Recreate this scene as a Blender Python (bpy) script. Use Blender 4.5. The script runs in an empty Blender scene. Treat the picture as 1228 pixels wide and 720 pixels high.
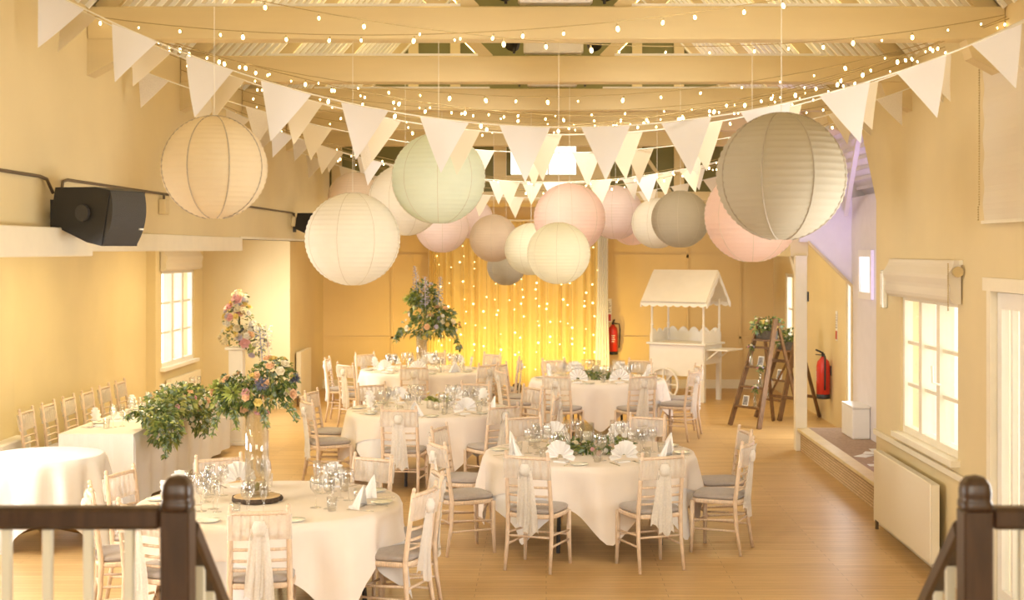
import bpy, bmesh, math, random
from mathutils import Vector, Matrix
R = math.radians
PI = math.pi
random.seed(7)
scene = bpy.context.scene
COL = scene.collection

# ------------------------------------------------------------------ camera
# camera stands on a raised landing at the origin, 2.5 m above the hall floor, looking along +Y
FPX, VPX, VPY, EYE = 1700.0, 655.0, 300.0, 2.5
cam_d = bpy.data.cameras.new('camera')
cam = bpy.data.objects.new('camera', cam_d); COL.objects.link(cam)
cam.location = (0, 0, EYE); cam.rotation_euler = (R(90), 0, 0)
cam_d.sensor_width = 36.0; cam_d.lens = FPX / 1228 * 36
cam_d.shift_x = (614 - VPX) / 1228; cam_d.shift_y = (VPY - 360) / 1228
cam_d.dof.use_dof = True; cam_d.dof.focus_distance = 11.0; cam_d.dof.aperture_fstop = 3.2
scene.camera = cam

# ------------------------------------------------------------------ world and light
w = bpy.data.worlds.new('world'); scene.world = w; w.use_nodes = True
w.node_tree.nodes['Background'].inputs[0].default_value = (1.0, 0.97, 0.92, 1)
w.node_tree.nodes['Background'].inputs[1].default_value = 2.8

def area(name, loc, rot, sx, sy, power, col, spread=180):
    d = bpy.data.lights.new(name, 'AREA'); d.shape = 'RECTANGLE'; d.size = sx; d.size_y = sy
    d.energy = power; d.color = col; d.spread = R(spread)
    o = bpy.data.objects.new(name, d); COL.objects.link(o); o.location = loc; o.rotation_euler = rot
    return o
DAY = (0.97, 0.97, 1.0)
WARM = (1.0, 0.83, 0.47)
# soft frontal fill from an added, unseen window in the end wall
area('added_end_window_fill', (0, -2.85, 3.3), (R(78), 0, 0), 5.4, 2.6, 310, (1.0, 0.92, 0.78))
# daylight through the side windows; the two front ones are added out of view
area('daylight_left_window', (-5.30, 20.8, 1.5), (0, R(-90), 0), 1.2, 1.6, 60, DAY, 130)
area('daylight_left_aisle_window', (-5.45, 11.0, 1.5), (0, R(-90), 0), 1.3, 2.2, 120, DAY)
area('added_right_front_fill', (3.24, 6.6, 1.6), (0, R(90), 0), 1.3, 2.4, 210, DAY)
area('added_left_front_fill', (-5.45, 6.8, 1.5), (0, R(-90), 0), 1.3, 2.2, 150, DAY)
area('daylight_far_right_window', (4.05, 19.1, 1.3), (0, R(90), 0), 1.9, 0.6, 40, DAY)

# warm lamps: aisle panels, plus unseen strips and far panels added for fill
STRIP, AISLE, FAR = 36, 58, 34
for y in (4.7, 7.1, 9.5, 11.9, 14.3, 16.7, 19.1):
    for x in (-1.45, 1.45):
        area('added_strip_glow', (x, y, 4.165), (R(180), 0, 0), 1.7, 0.12, STRIP / 2, WARM)
for y in (8.5, 14.8, 18.6):
    area('aisle_panel_glow', (-3.9, y, 2.755), (0, 0, 0), 0.6, 1.2, AISLE, (1.0, 0.81, 0.44))
for x in (-2.2, 0.0, 2.2):
    area('added_far_glow', (x, 21.2, 3.235), (0, 0, 0), 1.2, 0.6, FAR, (1.0, 0.77, 0.36))

scene.view_settings.view_transform = 'Standard'
scene.view_settings.look = 'None'
scene.view_settings.gamma = 1.0
scene.view_settings.use_curve_mapping = False
scene.view_settings.exposure = 0.08

# ------------------------------------------------------------------ materials
M = {}
def mat(name, col, rough=0.6, metal=0.0, var=0.0, vscale=6.0, bump=0.0, bscale=40.0, trans=0.0, emit=None, estr=0.0,
        sheen=0.0, spec=None, col2=None, stretch=None):
    m = bpy.data.materials.new(name); m.use_nodes = True
    nt = m.node_tree; b = nt.nodes['Principled BSDF']
    b.inputs['Base Color'].default_value = (*col, 1); b.inputs['Roughness'].default_value = rough
    b.inputs['Metallic'].default_value = metal
    if spec is not None: b.inputs['Specular IOR Level'].default_value = spec
    if sheen: b.inputs['Sheen Weight'].default_value = sheen
    tc = nt.nodes.new('ShaderNodeTexCoord')
    src = tc.outputs['Object']
    if stretch:
        mp = nt.nodes.new('ShaderNodeMapping'); mp.inputs['Scale'].default_value = stretch
        nt.links.new(src, mp.inputs['Vector']); src = mp.outputs['Vector']
    if var or col2:
        n = nt.nodes.new('ShaderNodeTexNoise'); n.inputs['Scale'].default_value = vscale; n.inputs['Detail'].default_value = 4
        nt.links.new(src, n.inputs['Vector'])
        r = nt.nodes.new('ShaderNodeValToRGB')
        c2 = col2 or tuple(max(0, c * (1 - var)) for c in col)
        r.color_ramp.elements[0].position = 0.35; r.color_ramp.elements[1].position = 0.65
        r.color_ramp.elements[0].color = (*c2, 1); r.color_ramp.elements[1].color = (*col, 1)
        nt.links.new(n.outputs['Fac'], r.inputs['Fac']); nt.links.new(r.outputs['Color'], b.inputs['Base Color'])
    if bump:
        n2 = nt.nodes.new('ShaderNodeTexNoise'); n2.inputs['Scale'].default_value = bscale
        nt.links.new(src, n2.inputs['Vector'])
        bp = nt.nodes.new('ShaderNodeBump'); bp.inputs['Strength'].default_value = bump; bp.inputs['Distance'].default_value = 0.01
        nt.links.new(n2.outputs['Fac'], bp.inputs['Height']); nt.links.new(bp.outputs['Normal'], b.inputs['Normal'])
    if emit:
        b.inputs['Emission Color'].default_value = (*emit, 1); b.inputs['Emission Strength'].default_value = estr
    if trans:   # thin cloth or paper that lets light through
        t = nt.nodes.new('ShaderNodeBsdfTranslucent'); t.inputs['Color'].default_value = (*col, 1)
        mx = nt.nodes.new('ShaderNodeMixShader'); mx.inputs['Fac'].default_value = trans
        nt.links.new(b.outputs[0], mx.inputs[1]); nt.links.new(t.outputs[0], mx.inputs[2])
        nt.links.new(mx.outputs[0], nt.nodes['Material Output'].inputs['Surface'])
    M[name] = m
    return m

def glassmat(name, tint=(1, 1, 1), fac=0.10, gloss=0.02, edge=0.5):
    m = bpy.data.materials.new(name); m.use_nodes = True; nt = m.node_tree
    nt.nodes.remove(nt.nodes['Principled BSDF'])
    t = nt.nodes.new('ShaderNodeBsdfTransparent'); t.inputs['Color'].default_value = (*tint, 1)
    g = nt.nodes.new('ShaderNodeBsdfGlossy'); g.inputs['Roughness'].default_value = gloss
    lw = nt.nodes.new('ShaderNodeLayerWeight'); lw.inputs['Blend'].default_value = 0.35
    ad = nt.nodes.new('ShaderNodeMath'); ad.operation = 'ADD'; ad.inputs[1].default_value = fac; ad.use_clamp = True
    ml = nt.nodes.new('ShaderNodeMath'); ml.operation = 'MULTIPLY'; ml.inputs[1].default_value = edge
    mx = nt.nodes.new('ShaderNodeMixShader')
    nt.links.new(lw.outputs['Facing'], ml.inputs[0]); nt.links.new(ml.outputs[0], ad.inputs[0])
    nt.links.new(ad.outputs[0], mx.inputs['Fac'])
    nt.links.new(t.outputs[0], mx.inputs[1]); nt.links.new(g.outputs[0], mx.inputs[2])
    nt.links.new(mx.outputs[0], nt.nodes['Material Output'].inputs['Surface'])
    M[name] = m; return m

def emitmat(name, col, s, sample=False):
    m = bpy.data.materials.new(name); m.use_nodes = True; nt = m.node_tree
    nt.nodes.remove(nt.nodes['Principled BSDF'])
    e = nt.nodes.new('ShaderNodeEmission'); e.inputs[0].default_value = (*col, 1); e.inputs[1].default_value = s
    nt.links.new(e.outputs[0], nt.nodes['Material Output'].inputs['Surface'])
    if not sample: m.cycles.emission_sampling = 'NONE'
    M[name] = m; return m

def floormat():
    m = bpy.data.materials.new('floor_boards'); m.use_nodes = True; nt = m.node_tree; b = nt.nodes['Principled BSDF']
    tc = nt.nodes.new('ShaderNodeTexCoord')
    br = nt.nodes.new('ShaderNodeTexBrick'); br.offset = 0.37; br.inputs['Scale'].default_value = 1.0
    br.inputs['Brick Width'].default_value = 1.4; br.inputs['Row Height'].default_value = 0.085
    br.inputs['Mortar Size'].default_value = 0.0025; br.inputs['Mortar Smooth'].default_value = 0.3
    br.inputs['Color1'].default_value = (0.63, 0.425, 0.19, 1); br.inputs['Color2'].default_value = (0.54, 0.35, 0.145, 1)
    br.inputs['Mortar'].default_value = (0.30, 0.17, 0.07, 1)
    nt.links.new(tc.outputs['Object'], br.inputs['Vector'])
    mp = nt.nodes.new('ShaderNodeMapping'); mp.inputs['Scale'].default_value = (1.2, 22, 1)
    nt.links.new(tc.outputs['Object'], mp.inputs['Vector'])
    n = nt.nodes.new('ShaderNodeTexNoise'); n.inputs['Scale'].default_value = 2.2; n.inputs['Detail'].default_value = 5
    nt.links.new(mp.outputs[0], n.inputs['Vector'])
    mx = nt.nodes.new('ShaderNodeMixRGB'); mx.blend_type = 'MULTIPLY'; mx.inputs['Fac'].default_value = 0.45
    rr = nt.nodes.new('ShaderNodeValToRGB'); rr.color_ramp.elements[0].color = (0.62, 0.55, 0.48, 1); rr.color_ramp.elements[1].color = (1.15, 1.12, 1.08, 1)
    rr.color_ramp.elements[0].position = 0.3; rr.color_ramp.elements[1].position = 0.7
    nt.links.new(n.outputs['Fac'], rr.inputs['Fac'])
    nt.links.new(br.outputs['Color'], mx.inputs[1]); nt.links.new(rr.outputs['Color'], mx.inputs[2])
    nt.links.new(mx.outputs[0], b.inputs['Base Color'])
    b.inputs['Roughness'].default_value = 0.36
    M['floor'] = m
floormat()

def wallmat(name, c, board=0.62, axis='Y'):
    """painted match-board: faint joints between the boards, slight mottling"""
    m = mat(name, c, 0.55, var=0.06, vscale=1.3)
    nt = m.node_tree; b = nt.nodes['Principled BSDF']
    tc = nt.nodes.new('ShaderNodeTexCoord'); sp = nt.nodes.new('ShaderNodeSeparateXYZ')
    nt.links.new(tc.outputs['Object'], sp.inputs[0])
    d = nt.nodes.new('ShaderNodeMath'); d.operation = 'DIVIDE'; d.inputs[1].default_value = board
    f = nt.nodes.new('ShaderNodeMath'); f.operation = 'FRACT'
    g = nt.nodes.new('ShaderNodeMath'); g.operation = 'GREATER_THAN'; g.inputs[1].default_value = 0.014 / board
    nt.links.new(sp.outputs[axis], d.inputs[0]); nt.links.new(d.outputs[0], f.inputs[0]); nt.links.new(f.outputs[0], g.inputs[0])
    bp = nt.nodes.new('ShaderNodeBump'); bp.inputs['Strength'].default_value = 0.5; bp.inputs['Distance'].default_value = 0.006
    nt.links.new(g.outputs[0], bp.inputs['Height']); nt.links.new(bp.outputs['Normal'], b.inputs['Normal'])
    return m
CREAM = (0.75, 0.62, 0.36)
wallmat('wall_y', CREAM, 1.15, 'Y')
wallmat('wall_x', CREAM, 0.62, 'X')
wallmat('wall_back', (0.76, 0.58, 0.30), 1.2, 'X')
mat('roof_boards', (0.62, 0.54, 0.36), 0.6, var=0.05, vscale=2)
mat('beam', (0.71, 0.57, 0.31), 0.5, var=0.08, vscale=2.0, stretch=(0.4, 3, 3))
mat('rafter', (0.90, 0.87, 0.78), 0.5, var=0.05)
mat('olive', (0.20, 0.185, 0.065), 0.6, var=0.12, vscale=3)
mat('trim', (0.85, 0.78, 0.62), 0.45, var=0.04)
mat('white_paint', (0.86, 0.83, 0.78), 0.4, var=0.03)
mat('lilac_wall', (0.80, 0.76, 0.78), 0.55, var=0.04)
mat('radiator', (0.84, 0.77, 0.62), 0.35)
mat('dark_wood', (0.055, 0.027, 0.014), 0.35, var=0.4, vscale=9, stretch=(6, 6, 0.7))
mat('ladder_wood', (0.22, 0.115, 0.045), 0.5, var=0.45, vscale=10, stretch=(5, 5, 1))
mat('baluster', (0.62, 0.60, 0.50), 0.5)
mat('limewash', (0.78, 0.60, 0.44), 0.5, var=0.22, vscale=18, stretch=(6, 6, 0.8))
mat('cushion', (0.40, 0.345, 0.315), 0.9, var=0.1, vscale=30, bump=0.3, bscale=300, sheen=0.3)
mat('cloth_white', (0.88, 0.87, 0.88), 0.85, var=0.03, bump=0.15, bscale=350, trans=0.12)
mat('cloth_overlay', (0.90, 0.81, 0.73), 0.85, var=0.03, bump=0.15, bscale=350, trans=0.12)
mat('lace', (0.94, 0.90, 0.84), 0.9, var=0.14, vscale=70, bump=0.4, bscale=90, trans=0.3)
mat('organza', (0.94, 0.90, 0.86), 0.8, var=0.06, vscale=50, bump=0.2, bscale=60, trans=0.35)
mat('napkin', (0.90, 0.88, 0.87), 0.85, trans=0.1)
mat('china', (0.84, 0.83, 0.74), 0.2)
mat('silver', (0.70, 0.68, 0.64), 0.2, metal=1.0)
mat('black_plastic', (0.022, 0.021, 0.021), 0.45, var=0.2)
mat('grille', (0.05, 0.047, 0.045), 0.6, bump=0.5, bscale=200)
mat('black_metal', (0.03, 0.03, 0.035), 0.4)
mat('pipe', (0.13, 0.085, 0.045), 0.4)
mat('cable', (0.14, 0.10, 0.06), 0.6)
mat('light_cable', (0.42, 0.31, 0.14), 0.6)
mat('cord_white', (0.80, 0.76, 0.66), 0.8)
mat('red', (0.58, 0.035, 0.02), 0.3)
mat('sign_red', (0.55, 0.05, 0.03), 0.5)
mat('bark', (0.10, 0.065, 0.045), 0.9, var=0.6, vscale=30, bump=1.0, bscale=50)
mat('log_face', (0.72, 0.52, 0.30), 0.7, var=0.25, vscale=12)
mat('candle', (0.88, 0.80, 0.62), 0.5)
mat('leaf_a', (0.16, 0.22, 0.06), 0.5, col2=(0.075, 0.125, 0.03), vscale=14)
mat('leaf_b', (0.40, 0.40, 0.11), 0.5, col2=(0.23, 0.27, 0.06), vscale=14)
mat('leaf_c', (0.30, 0.36, 0.27), 0.6, col2=(0.20, 0.27, 0.18), vscale=14)
mat('stem', (0.14, 0.18, 0.06), 0.6)
for nm, c in dict(bl_peach=(0.86, 0.56, 0.34), bl_cream=(0.88, 0.80, 0.60), bl_pink=(0.80, 0.46, 0.48), bl_blue=(0.42, 0.45, 0.64),
                  bl_lilac=(0.60, 0.55, 0.68), bl_yellow=(0.84, 0.66, 0.22), bl_white=(0.88, 0.86, 0.82), bl_green=(0.36, 0.42, 0.10),
                  bl_dusk=(0.14, 0.15, 0.22)).items():
    mat(nm, c, 0.7, var=0.12, vscale=30, trans=0.15)
for nm, c in dict(pp_white=(0.88, 0.83, 0.71), pp_mint=(0.77, 0.82, 0.67), pp_taupe=(0.52, 0.46, 0.34), pp_pink=(0.88, 0.68, 0.59),
                  pp_blush=(0.88, 0.74, 0.68), pp_peach=(0.74, 0.60, 0.44), pp_ivory=(0.84, 0.80, 0.62), pp_amber=(0.82, 0.70, 0.48)).items():
    mat(nm, c, 0.8, var=0.04, vscale=3, trans=0.35)
mat('seam_pale', (0.62, 0.54, 0.40), 0.8)
mat('seam', (0.36, 0.30, 0.22), 0.8)
mat('flag_white', (0.88, 0.86, 0.86), 0.85, trans=0.3)
mat('flag_cream', (0.84, 0.76, 0.60), 0.85, trans=0.3)
mat('flag_lace', (0.90, 0.84, 0.74), 0.9, var=0.2, vscale=60, trans=0.35)
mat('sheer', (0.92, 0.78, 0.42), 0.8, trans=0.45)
mat('net', (0.90, 0.84, 0.70), 0.8, trans=0.5)
mat('blind', (0.80, 0.72, 0.58), 0.85, bump=0.2, bscale=200, trans=0.1)
mat('bead', (0.55, 0.42, 0.2), 0.4)
mat('carpet', (0.44, 0.31, 0.22), 0.95, var=0.2, vscale=30)
mat('plastic_label', (0.85, 0.84, 0.8), 0.5)
mat('crate_grey', (0.13, 0.11, 0.09), 0.8, var=0.4, vscale=20)
mat('photo_print', (0.45, 0.44, 0.45), 0.5, col2=(0.09, 0.085, 0.10), vscale=22)
mat('oak', (0.45, 0.24, 0.06), 0.4, var=0.3, vscale=8)
def sheermat(name, base, k):
    m = M[base].copy(); m.name = name; nt = m.node_tree; out = nt.nodes['Material Output']; src = out.inputs['Surface'].links[0].from_socket
    t = nt.nodes.new('ShaderNodeBsdfTransparent'); mx = nt.nodes.new('ShaderNodeMixShader'); mx.inputs['Fac'].default_value = k
    nt.links.new(src, mx.inputs[1]); nt.links.new(t.outputs[0], mx.inputs[2]); nt.links.new(mx.outputs[0], out.inputs['Surface']); M[name] = m
sheermat('lace_band', 'lace', 0.55); sheermat('organza_band', 'organza', 0.62); sheermat('lace_tail', 'lace', 0.12); sheermat('organza_tail', 'organza', 0.3)
glassmat('glass', (1, 1, 0.995), 0.09, 0.05)
glassmat('pane', (0.99, 1.0, 0.99), 0.02, 0.02, 0.12)
emitmat('bulb', (1.0, 0.70, 0.32), 14.0)
emitmat('daylit_pane', (1.0, 0.96, 0.9), 1.3)
emitmat('bulb_gold', (1.0, 0.78, 0.34), 5.0)
mat('lamp_tube', (0.85, 0.82, 0.75), 0.3)
def risermat():
    m = mat('riser', (0.40, 0.27, 0.13), 0.7); nt = m.node_tree; b = nt.nodes['Principled BSDF']
    tc = nt.nodes.new('ShaderNodeTexCoord'); sp = nt.nodes.new('ShaderNodeSeparateXYZ'); cb = nt.nodes.new('ShaderNodeCombineXYZ')
    nt.links.new(tc.outputs['Object'], sp.inputs[0]); nt.links.new(sp.outputs['Y'], cb.inputs['X']); nt.links.new(sp.outputs['Z'], cb.inputs['Y'])
    br = nt.nodes.new('ShaderNodeTexBrick'); br.inputs['Scale'].default_value = 1; br.inputs['Brick Width'].default_value = 0.12
    br.inputs['Row Height'].default_value = 0.03; br.inputs['Mortar Size'].default_value = 0.004
    br.inputs['Color1'].default_value = (0.64, 0.47, 0.27, 1); br.inputs['Color2'].default_value = (0.54, 0.39, 0.20, 1); br.inputs['Mortar'].default_value = (0.28, 0.18, 0.09, 1)
    nt.links.new(cb.outputs[0], br.inputs['Vector']); nt.links.new(br.outputs['Color'], b.inputs['Base Color'])
risermat()

# ------------------------------------------------------------------ mesh helpers
class MB:
    def __init__(s): s.v = []; s.f = []
    def add(s, vs, fs):
        o = len(s.v); s.v += [tuple(p) for p in vs]; s.f += [tuple(i + o for i in f) for f in fs]; return s
    def box(s, x0, x1, y0, y1, z0, z1, mtx=None, ch=0.0):
        if ch <= 0:
            vs = [Vector((x, y, z)) for z in (z0, z1) for y in (y0, y1) for x in (x0, x1)]
            fs = [(0, 2, 3, 1), (4, 5, 7, 6), (0, 1, 5, 4), (2, 6, 7, 3), (0, 4, 6, 2), (1, 3, 7, 5)]
        else:
            vs = []; idx = {}
            sx, sy, sz = (x0, x1), (y0, y1), (z0, z1)
            for i in (0, 1):
                for j in (0, 1):
                    for k in (0, 1):
                        p = Vector((sx[i], sy[j], sz[k])); q = [ch * (1 - 2 * i), ch * (1 - 2 * j), ch * (1 - 2 * k)]
                        for a in range(3):   # vertex lying on face normal to a
                            d = [q[0], q[1], q[2]]; d[a] = 0
                            idx[(i, j, k, a)] = len(vs); vs.append(p + Vector(d))
            fs = []
            for s_ in (0, 1):
                f0 = [idx[(s_, j, k, 0)] for j, k in ((0, 0), (1, 0), (1, 1), (0, 1))]; fs.append(f0 if s_ else f0[::-1])
                f1 = [idx[(i, s_, k, 1)] for i, k in ((0, 0), (1, 0), (1, 1), (0, 1))]; fs.append(f1[::-1] if s_ else f1)
                f2 = [idx[(i, j, s_, 2)] for i, j in ((0, 0), (1, 0), (1, 1), (0, 1))]; fs.append(f2 if s_ else f2[::-1])
            for a, b in ((0, 1), (0, 2), (1, 2)):
                c = 3 - a - b
                for u in (0, 1):
                    for v in (0, 1):
                        def key(t, ax):
                            k = [0, 0, 0]; k[a] = u; k[b] = v; k[c] = t; return idx[(k[0], k[1], k[2], ax)]
                        fs.append((key(0, a), key(1, a), key(1, b), key(0, b)))
            for i in (0, 1):
                for j in (0, 1):
                    for k in (0, 1): fs.append((idx[(i, j, k, 0)], idx[(i, j, k, 1)], idx[(i, j, k, 2)]))
        if mtx is not None: vs = [mtx @ p for p in vs]
        return s.add(vs, fs)
    def tube(s, pts, rad, n=8, cap=True):
        pts = [Vector(p) for p in pts]
        if not isinstance(rad, (list, tuple)): rad = [rad] * len(pts)
        vs = []; fs = []; up = None
        for i, p in enumerate(pts):
            t = (pts[min(i + 1, len(pts) - 1)] - pts[max(i - 1, 0)])
            if t.length < 1e-9: t = Vector((0, 0, 1))
            t.normalize()
            if up is None: up = Vector((0, 0, 1)) if abs(t.z) < 0.9 else Vector((1, 0, 0))
            a = t.cross(up).normalized(); b = a.cross(t).normalized(); up = b
            for k in range(n):
                an = 2 * PI * k / n; vs.append(p + (a * math.cos(an) + b * math.sin(an)) * rad[i])
        for i in range(len(pts) - 1):
            for k in range(n):
                k2 = (k + 1) % n; fs.append((i * n + k, i * n + k2, (i + 1) * n + k2, (i + 1) * n + k))
        if cap: fs += [tuple(range(n))[::-1], tuple((len(pts) - 1) * n + k for k in range(n))]
        return s.add(vs, fs)
    def lathe(s, prof, n=16, c=(0, 0, 0), sx=1, sy=1, rot=None):
        vs = []; fs = []; c = Vector(c)
        for r, z in prof:
            for k in range(n):
                an = 2 * PI * k / n; p = Vector((r * math.cos(an) * sx, r * math.sin(an) * sy, z))
                if rot is not None: p = rot @ p
                vs.append(c + p)
        for i in range(len(prof) - 1):
            for k in range(n):
                k2 = (k + 1) % n; fs.append((i * n + k, i * n + k2, (i + 1) * n + k2, (i + 1) * n + k))
        if prof[0][0] > 1e-6: fs.append(tuple(range(n))[::-1])
        if prof[-1][0] > 1e-6: fs.append(tuple((len(prof) - 1) * n + k for k in range(n)))
        return s.add(vs, fs)
    def grid(s, nu, nv, fn, wrap=False):
        vs = [fn(i / (nu if wrap else nu - 1), j / (nv - 1)) for j in range(nv) for i in range(nu)]; fs = []
        for j in range(nv - 1):
            for i in range(nu if wrap else nu - 1):
                i2 = (i + 1) % nu; fs.append((j * nu + i, j * nu + i2, (j + 1) * nu + i2, (j + 1) * nu + i))
        return s.add(vs, fs)
    def prism(s, poly, d, axis):
        """extrude a closed polygon of 3-D points along vector d"""
        n = len(poly); d = Vector(d); vs = [Vector(p) for p in poly] + [Vector(p) + d for p in poly]
        fs = [tuple(range(n))[::-1], tuple(range(n, 2 * n))] + [(i, (i + 1) % n, n + (i + 1) % n, n + i) for i in range(n)]
        return s.add(vs, fs)
    def bar(s, a, b, wx, wz, upv=(0, 0, 1), ch=0.0):
        """square-section bar between two points"""
        a = Vector(a); b = Vector(b); t = (b - a); L = t.length; t.normalize()
        u = Vector(upv); x = t.cross(u)
        if x.length < 1e-6: x = t.cross(Vector((0, 1, 0)))
        x.normalize(); z = x.cross(t)
        m = Matrix(((x.x, t.x, z.x, a.x), (x.y, t.y, z.y, a.y), (x.z, t.z, z.z, a.z), (0, 0, 0, 1)))
        return s.box(-wx / 2, wx / 2, 0, L, -wz / 2, wz / 2, m, ch)
    def mesh(s, name, m, smooth=False):
        me = bpy.data.meshes.new(name); me.from_pydata(s.v, [], s.f); me.validate(); me.update()
        bm = bmesh.new(); bm.from_mesh(me); bmesh.ops.recalc_face_normals(bm, faces=bm.faces); bm.to_mesh(me); bm.free()
        if smooth: me.polygons.foreach_set('use_smooth', [True] * len(me.polygons))
        if m: me.materials.append(M[m])
        return me
    def build(s, name, m, parent=None, smooth=False):
        return link(name, s.mesh(name, m, smooth), parent)

def link(name, me, parent=None, loc=None, rot=None):
    o = bpy.data.objects.new(name, me); COL.objects.link(o)
    if parent is not None: o.parent = parent
    if loc is not None: o.location = loc
    if rot is not None: o.rotation_euler = rot
    return o
def tag(o, label=None, cat=None, group=None, kind=None):
    if label: o['label'] = label
    if cat: o['category'] = cat
    if group: o['group'] = group
    if kind: o['kind'] = kind
    return o
def thing(name, label, cat, loc=(0, 0, 0), rz=0, group=None):
    o = bpy.data.objects.new(name, None); COL.objects.link(o); o.empty_display_size = 0.1
    o.location = loc; o.rotation_euler = (0, 0, rz)
    return tag(o, label, cat, group)
def struct(name, mb, m, parent=None, label=None, smooth=False):
    o = mb.build(name, m, parent, smooth)
    if parent is None: o['kind'] = 'structure'
    if label: o['label'] = label
    return o
def copy_tree(root, loc=None, rz=None, label=None, group=None, parent=None):
    c = root.copy(); COL.objects.link(c); c.parent = parent
    if loc is not None: c.location = loc
    if rz is not None: c.rotation_euler = (0, 0, rz)
    if label: c['label'] = label
    if group: c['group'] = group
    for ch in root.children: copy_tree(ch, parent=c)
    return c
def at(px, py, y):
    """world point that lies at depth y along the hall in the direction of a spot in the photograph"""
    return Vector(((px - VPX) * y / FPX, y, EYE - (py - VPY) * y / FPX))

# ================================================================== the room
struct('floor', MB().box(-5.8, 4.6, -3.2, 26, -0.1, 0), 'floor', label='honey coloured polished board floor')

def wall_cells(mb, plane, a0, a1, t0, t1, z0, z1, holes):
    """a wall slab with rectangular holes; plane 'x' runs along y, plane 'y' runs along x"""
    ys = sorted({a0, a1, *[h[0] for h in holes], *[h[1] for h in holes]}); zs = sorted({z0, z1, *[h[2] for h in holes], *[h[3] for h in holes]})
    for i in range(len(ys) - 1):
        for j in range(len(zs) - 1):
            cy = (ys[i] + ys[i + 1]) / 2; cz = (zs[j] + zs[j + 1]) / 2
            if any(h[0] < cy < h[1] and h[2] < cz < h[3] for h in holes): continue
            if plane == 'x': mb.box(t0, t1, ys[i], ys[i + 1], zs[j], zs[j + 1])
            else: mb.box(ys[i], ys[i + 1], t0, t1, zs[j], zs[j + 1])
    return mb
XW = 3.05; EAVE = 4.12; PITCH = 1.1; GABLE = 20.0
# right wall: window, glazed door, then the bay opening with a sloping head
mb = wall_cells(MB(), 'x', -3, 13.1, XW, XW + 0.22, 0, EAVE, [(10.5, 12.2, 0.94, 2.13), (8.55, 9.7, 0.0, 2.23), (5.4, 7.8, 0.94, 2.26)])
mb.box(XW, XW + 0.22, 13.1, 17.7, 3.8, EAVE)
mb.prism([(XW, 13.1, 2.96), (XW, 13.1, 3.8), (XW, 13.85, 3.8)], (0.22, 0, 0), 0)
mb.box(XW, XW + 0.22, 17.7, GABLE, 2.42, EAVE)
struct('wall_right', mb, 'wall_y')
struct('wall_left_upper', MB().box(-XW - 0.15, -XW, -3, GABLE, 2.61, EAVE), 'wall_y')
# outer wall of the left aisle with its window, the cross wall and the side wall of the far end
mb = wall_cells(MB(), 'x', 14.4, 19.6, -5.75, -5.53, 0, 2.8, [])
wall_cells(mb, 'x', 19.6, 22.3, -5.75, -5.40, 0, 2.8, [(19.9, 21.75, 0.84, 2.22)])
wall_cells(mb, 'x', -3, 14.4, -5.75, -5.40, 0, 2.8, [(9.9, 12.1, 0.9, 2.2), (5.7, 7.9, 0.9, 2.2)])
struct('wall_left', mb, 'wall_y')
struct('wall_aisle_end', MB().box(-5.75, -4.03, 22.3, 22.45, 0, 3.4).box(-4.13, -4.03, 22.45, 25.6, 0, 3.4), 'wall_x')
struct('wall_back', MB().box(-4.2, 4.4, 25.6, 25.75, 0, 3.4), 'wall_back', label='yellow cream panelled end wall')
mb = wall_cells(MB(), 'x', 17.7, 25.6, 4.1, 4.3, 0, 3.4, [(18.75, 19.4, 0.28, 2.1), (23.6, 24.3, 0.9, 2.1)])
struct('wall_right_far', mb, 'wall_y')
mb = wall_cells(MB(), 'y', -3.3, 3.3, -3.2, -3.0, 0, 7.6, [(-2.7, 2.7, 2.0, 4.6)])
mb.box(-5.75, -3.3, -3.2, -3.0, 0, 2.8)
struct('wall_front', mb, 'wall_x')
# ceilings
def slope(sgn, lo, hi, y0, y1, off):
    """a slab of roof: X from lo to hi, offset down by off"""
    pass
for sgn, nm in ((-1, 'ceiling_left'), (1, 'ceiling_right')):
    x0, z0 = sgn * (XW + 0.22), EAVE - 0.22 * PITCH
    zr = EAVE + XW * PITCH
    mb = MB().prism([(x0, -3.2, z0), (0, -3.2, zr), (0, -3.2, zr + 0.12), (x0, -3.2, z0 + 0.12)], (0, GABLE + 3.2, 0), 0)
    c = struct(nm, mb, 'roof_boards')
    n = Vector((-sgn * PITCH, 0, -1)).normalized()      # into the room
    k = 0
    me = None
    a = Vector((sgn * XW, 0, EAVE)) + n * 0.016; b = Vector((0.02 * sgn, 0, zr)) + n * 0.016
    me = MB().bar(a, b, 0.032, 0.024, upv=(0, 1, 0)).mesh('rafter', 'rafter')
    y = 3.0
    while y < GABLE - 0.1:
        link('rafter', me, c, (0, y, 0)); y += 0.22
struct('ceiling_aisle', MB().box(-5.75, -XW - 0.15, -3.2, 22.3, 2.8, 2.9), 'trim')
struct('ceiling_far', MB().box(-4.2, 4.4, GABLE + 0.1, 25.75, 3.28, 3.38), 'wall_x')
# far gable: olive panel with cream framing and a pair of small windows
mb = MB()
zr = EAVE + XW * PITCH
for x0, x1, lo, hi in ((-XW - 0.2, -0.72, 3.28, EAVE), (-0.72, -0.5, 3.28, EAVE), (-0.5, 0.43, 3.28, 3.55), (0.43, XW + 0.2, 3.28, EAVE)): mb.box(x0, x1, GABLE, GABLE + 0.1, lo, hi)
mb.prism([(-XW - 0.2, GABLE, EAVE), (XW + 0.2, GABLE, EAVE), (XW + 0.2, GABLE, EAVE + 0.01), (0, GABLE, zr + 0.1), (-XW - 0.2, GABLE, EAVE + 0.01)], (0, 0.1, 0), 0)
struct('wall_gable', mb, 'olive', label='olive green boarded gable wall')
mb = MB()
for x in (-2.95, -1.87, -1.28, 1.28, 1.87, 2.95): mb.box(x - 0.07, x + 0.07, GABLE - 0.06, GABLE, 3.28, EAVE + (XW - abs(x)) * PITCH)
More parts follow.
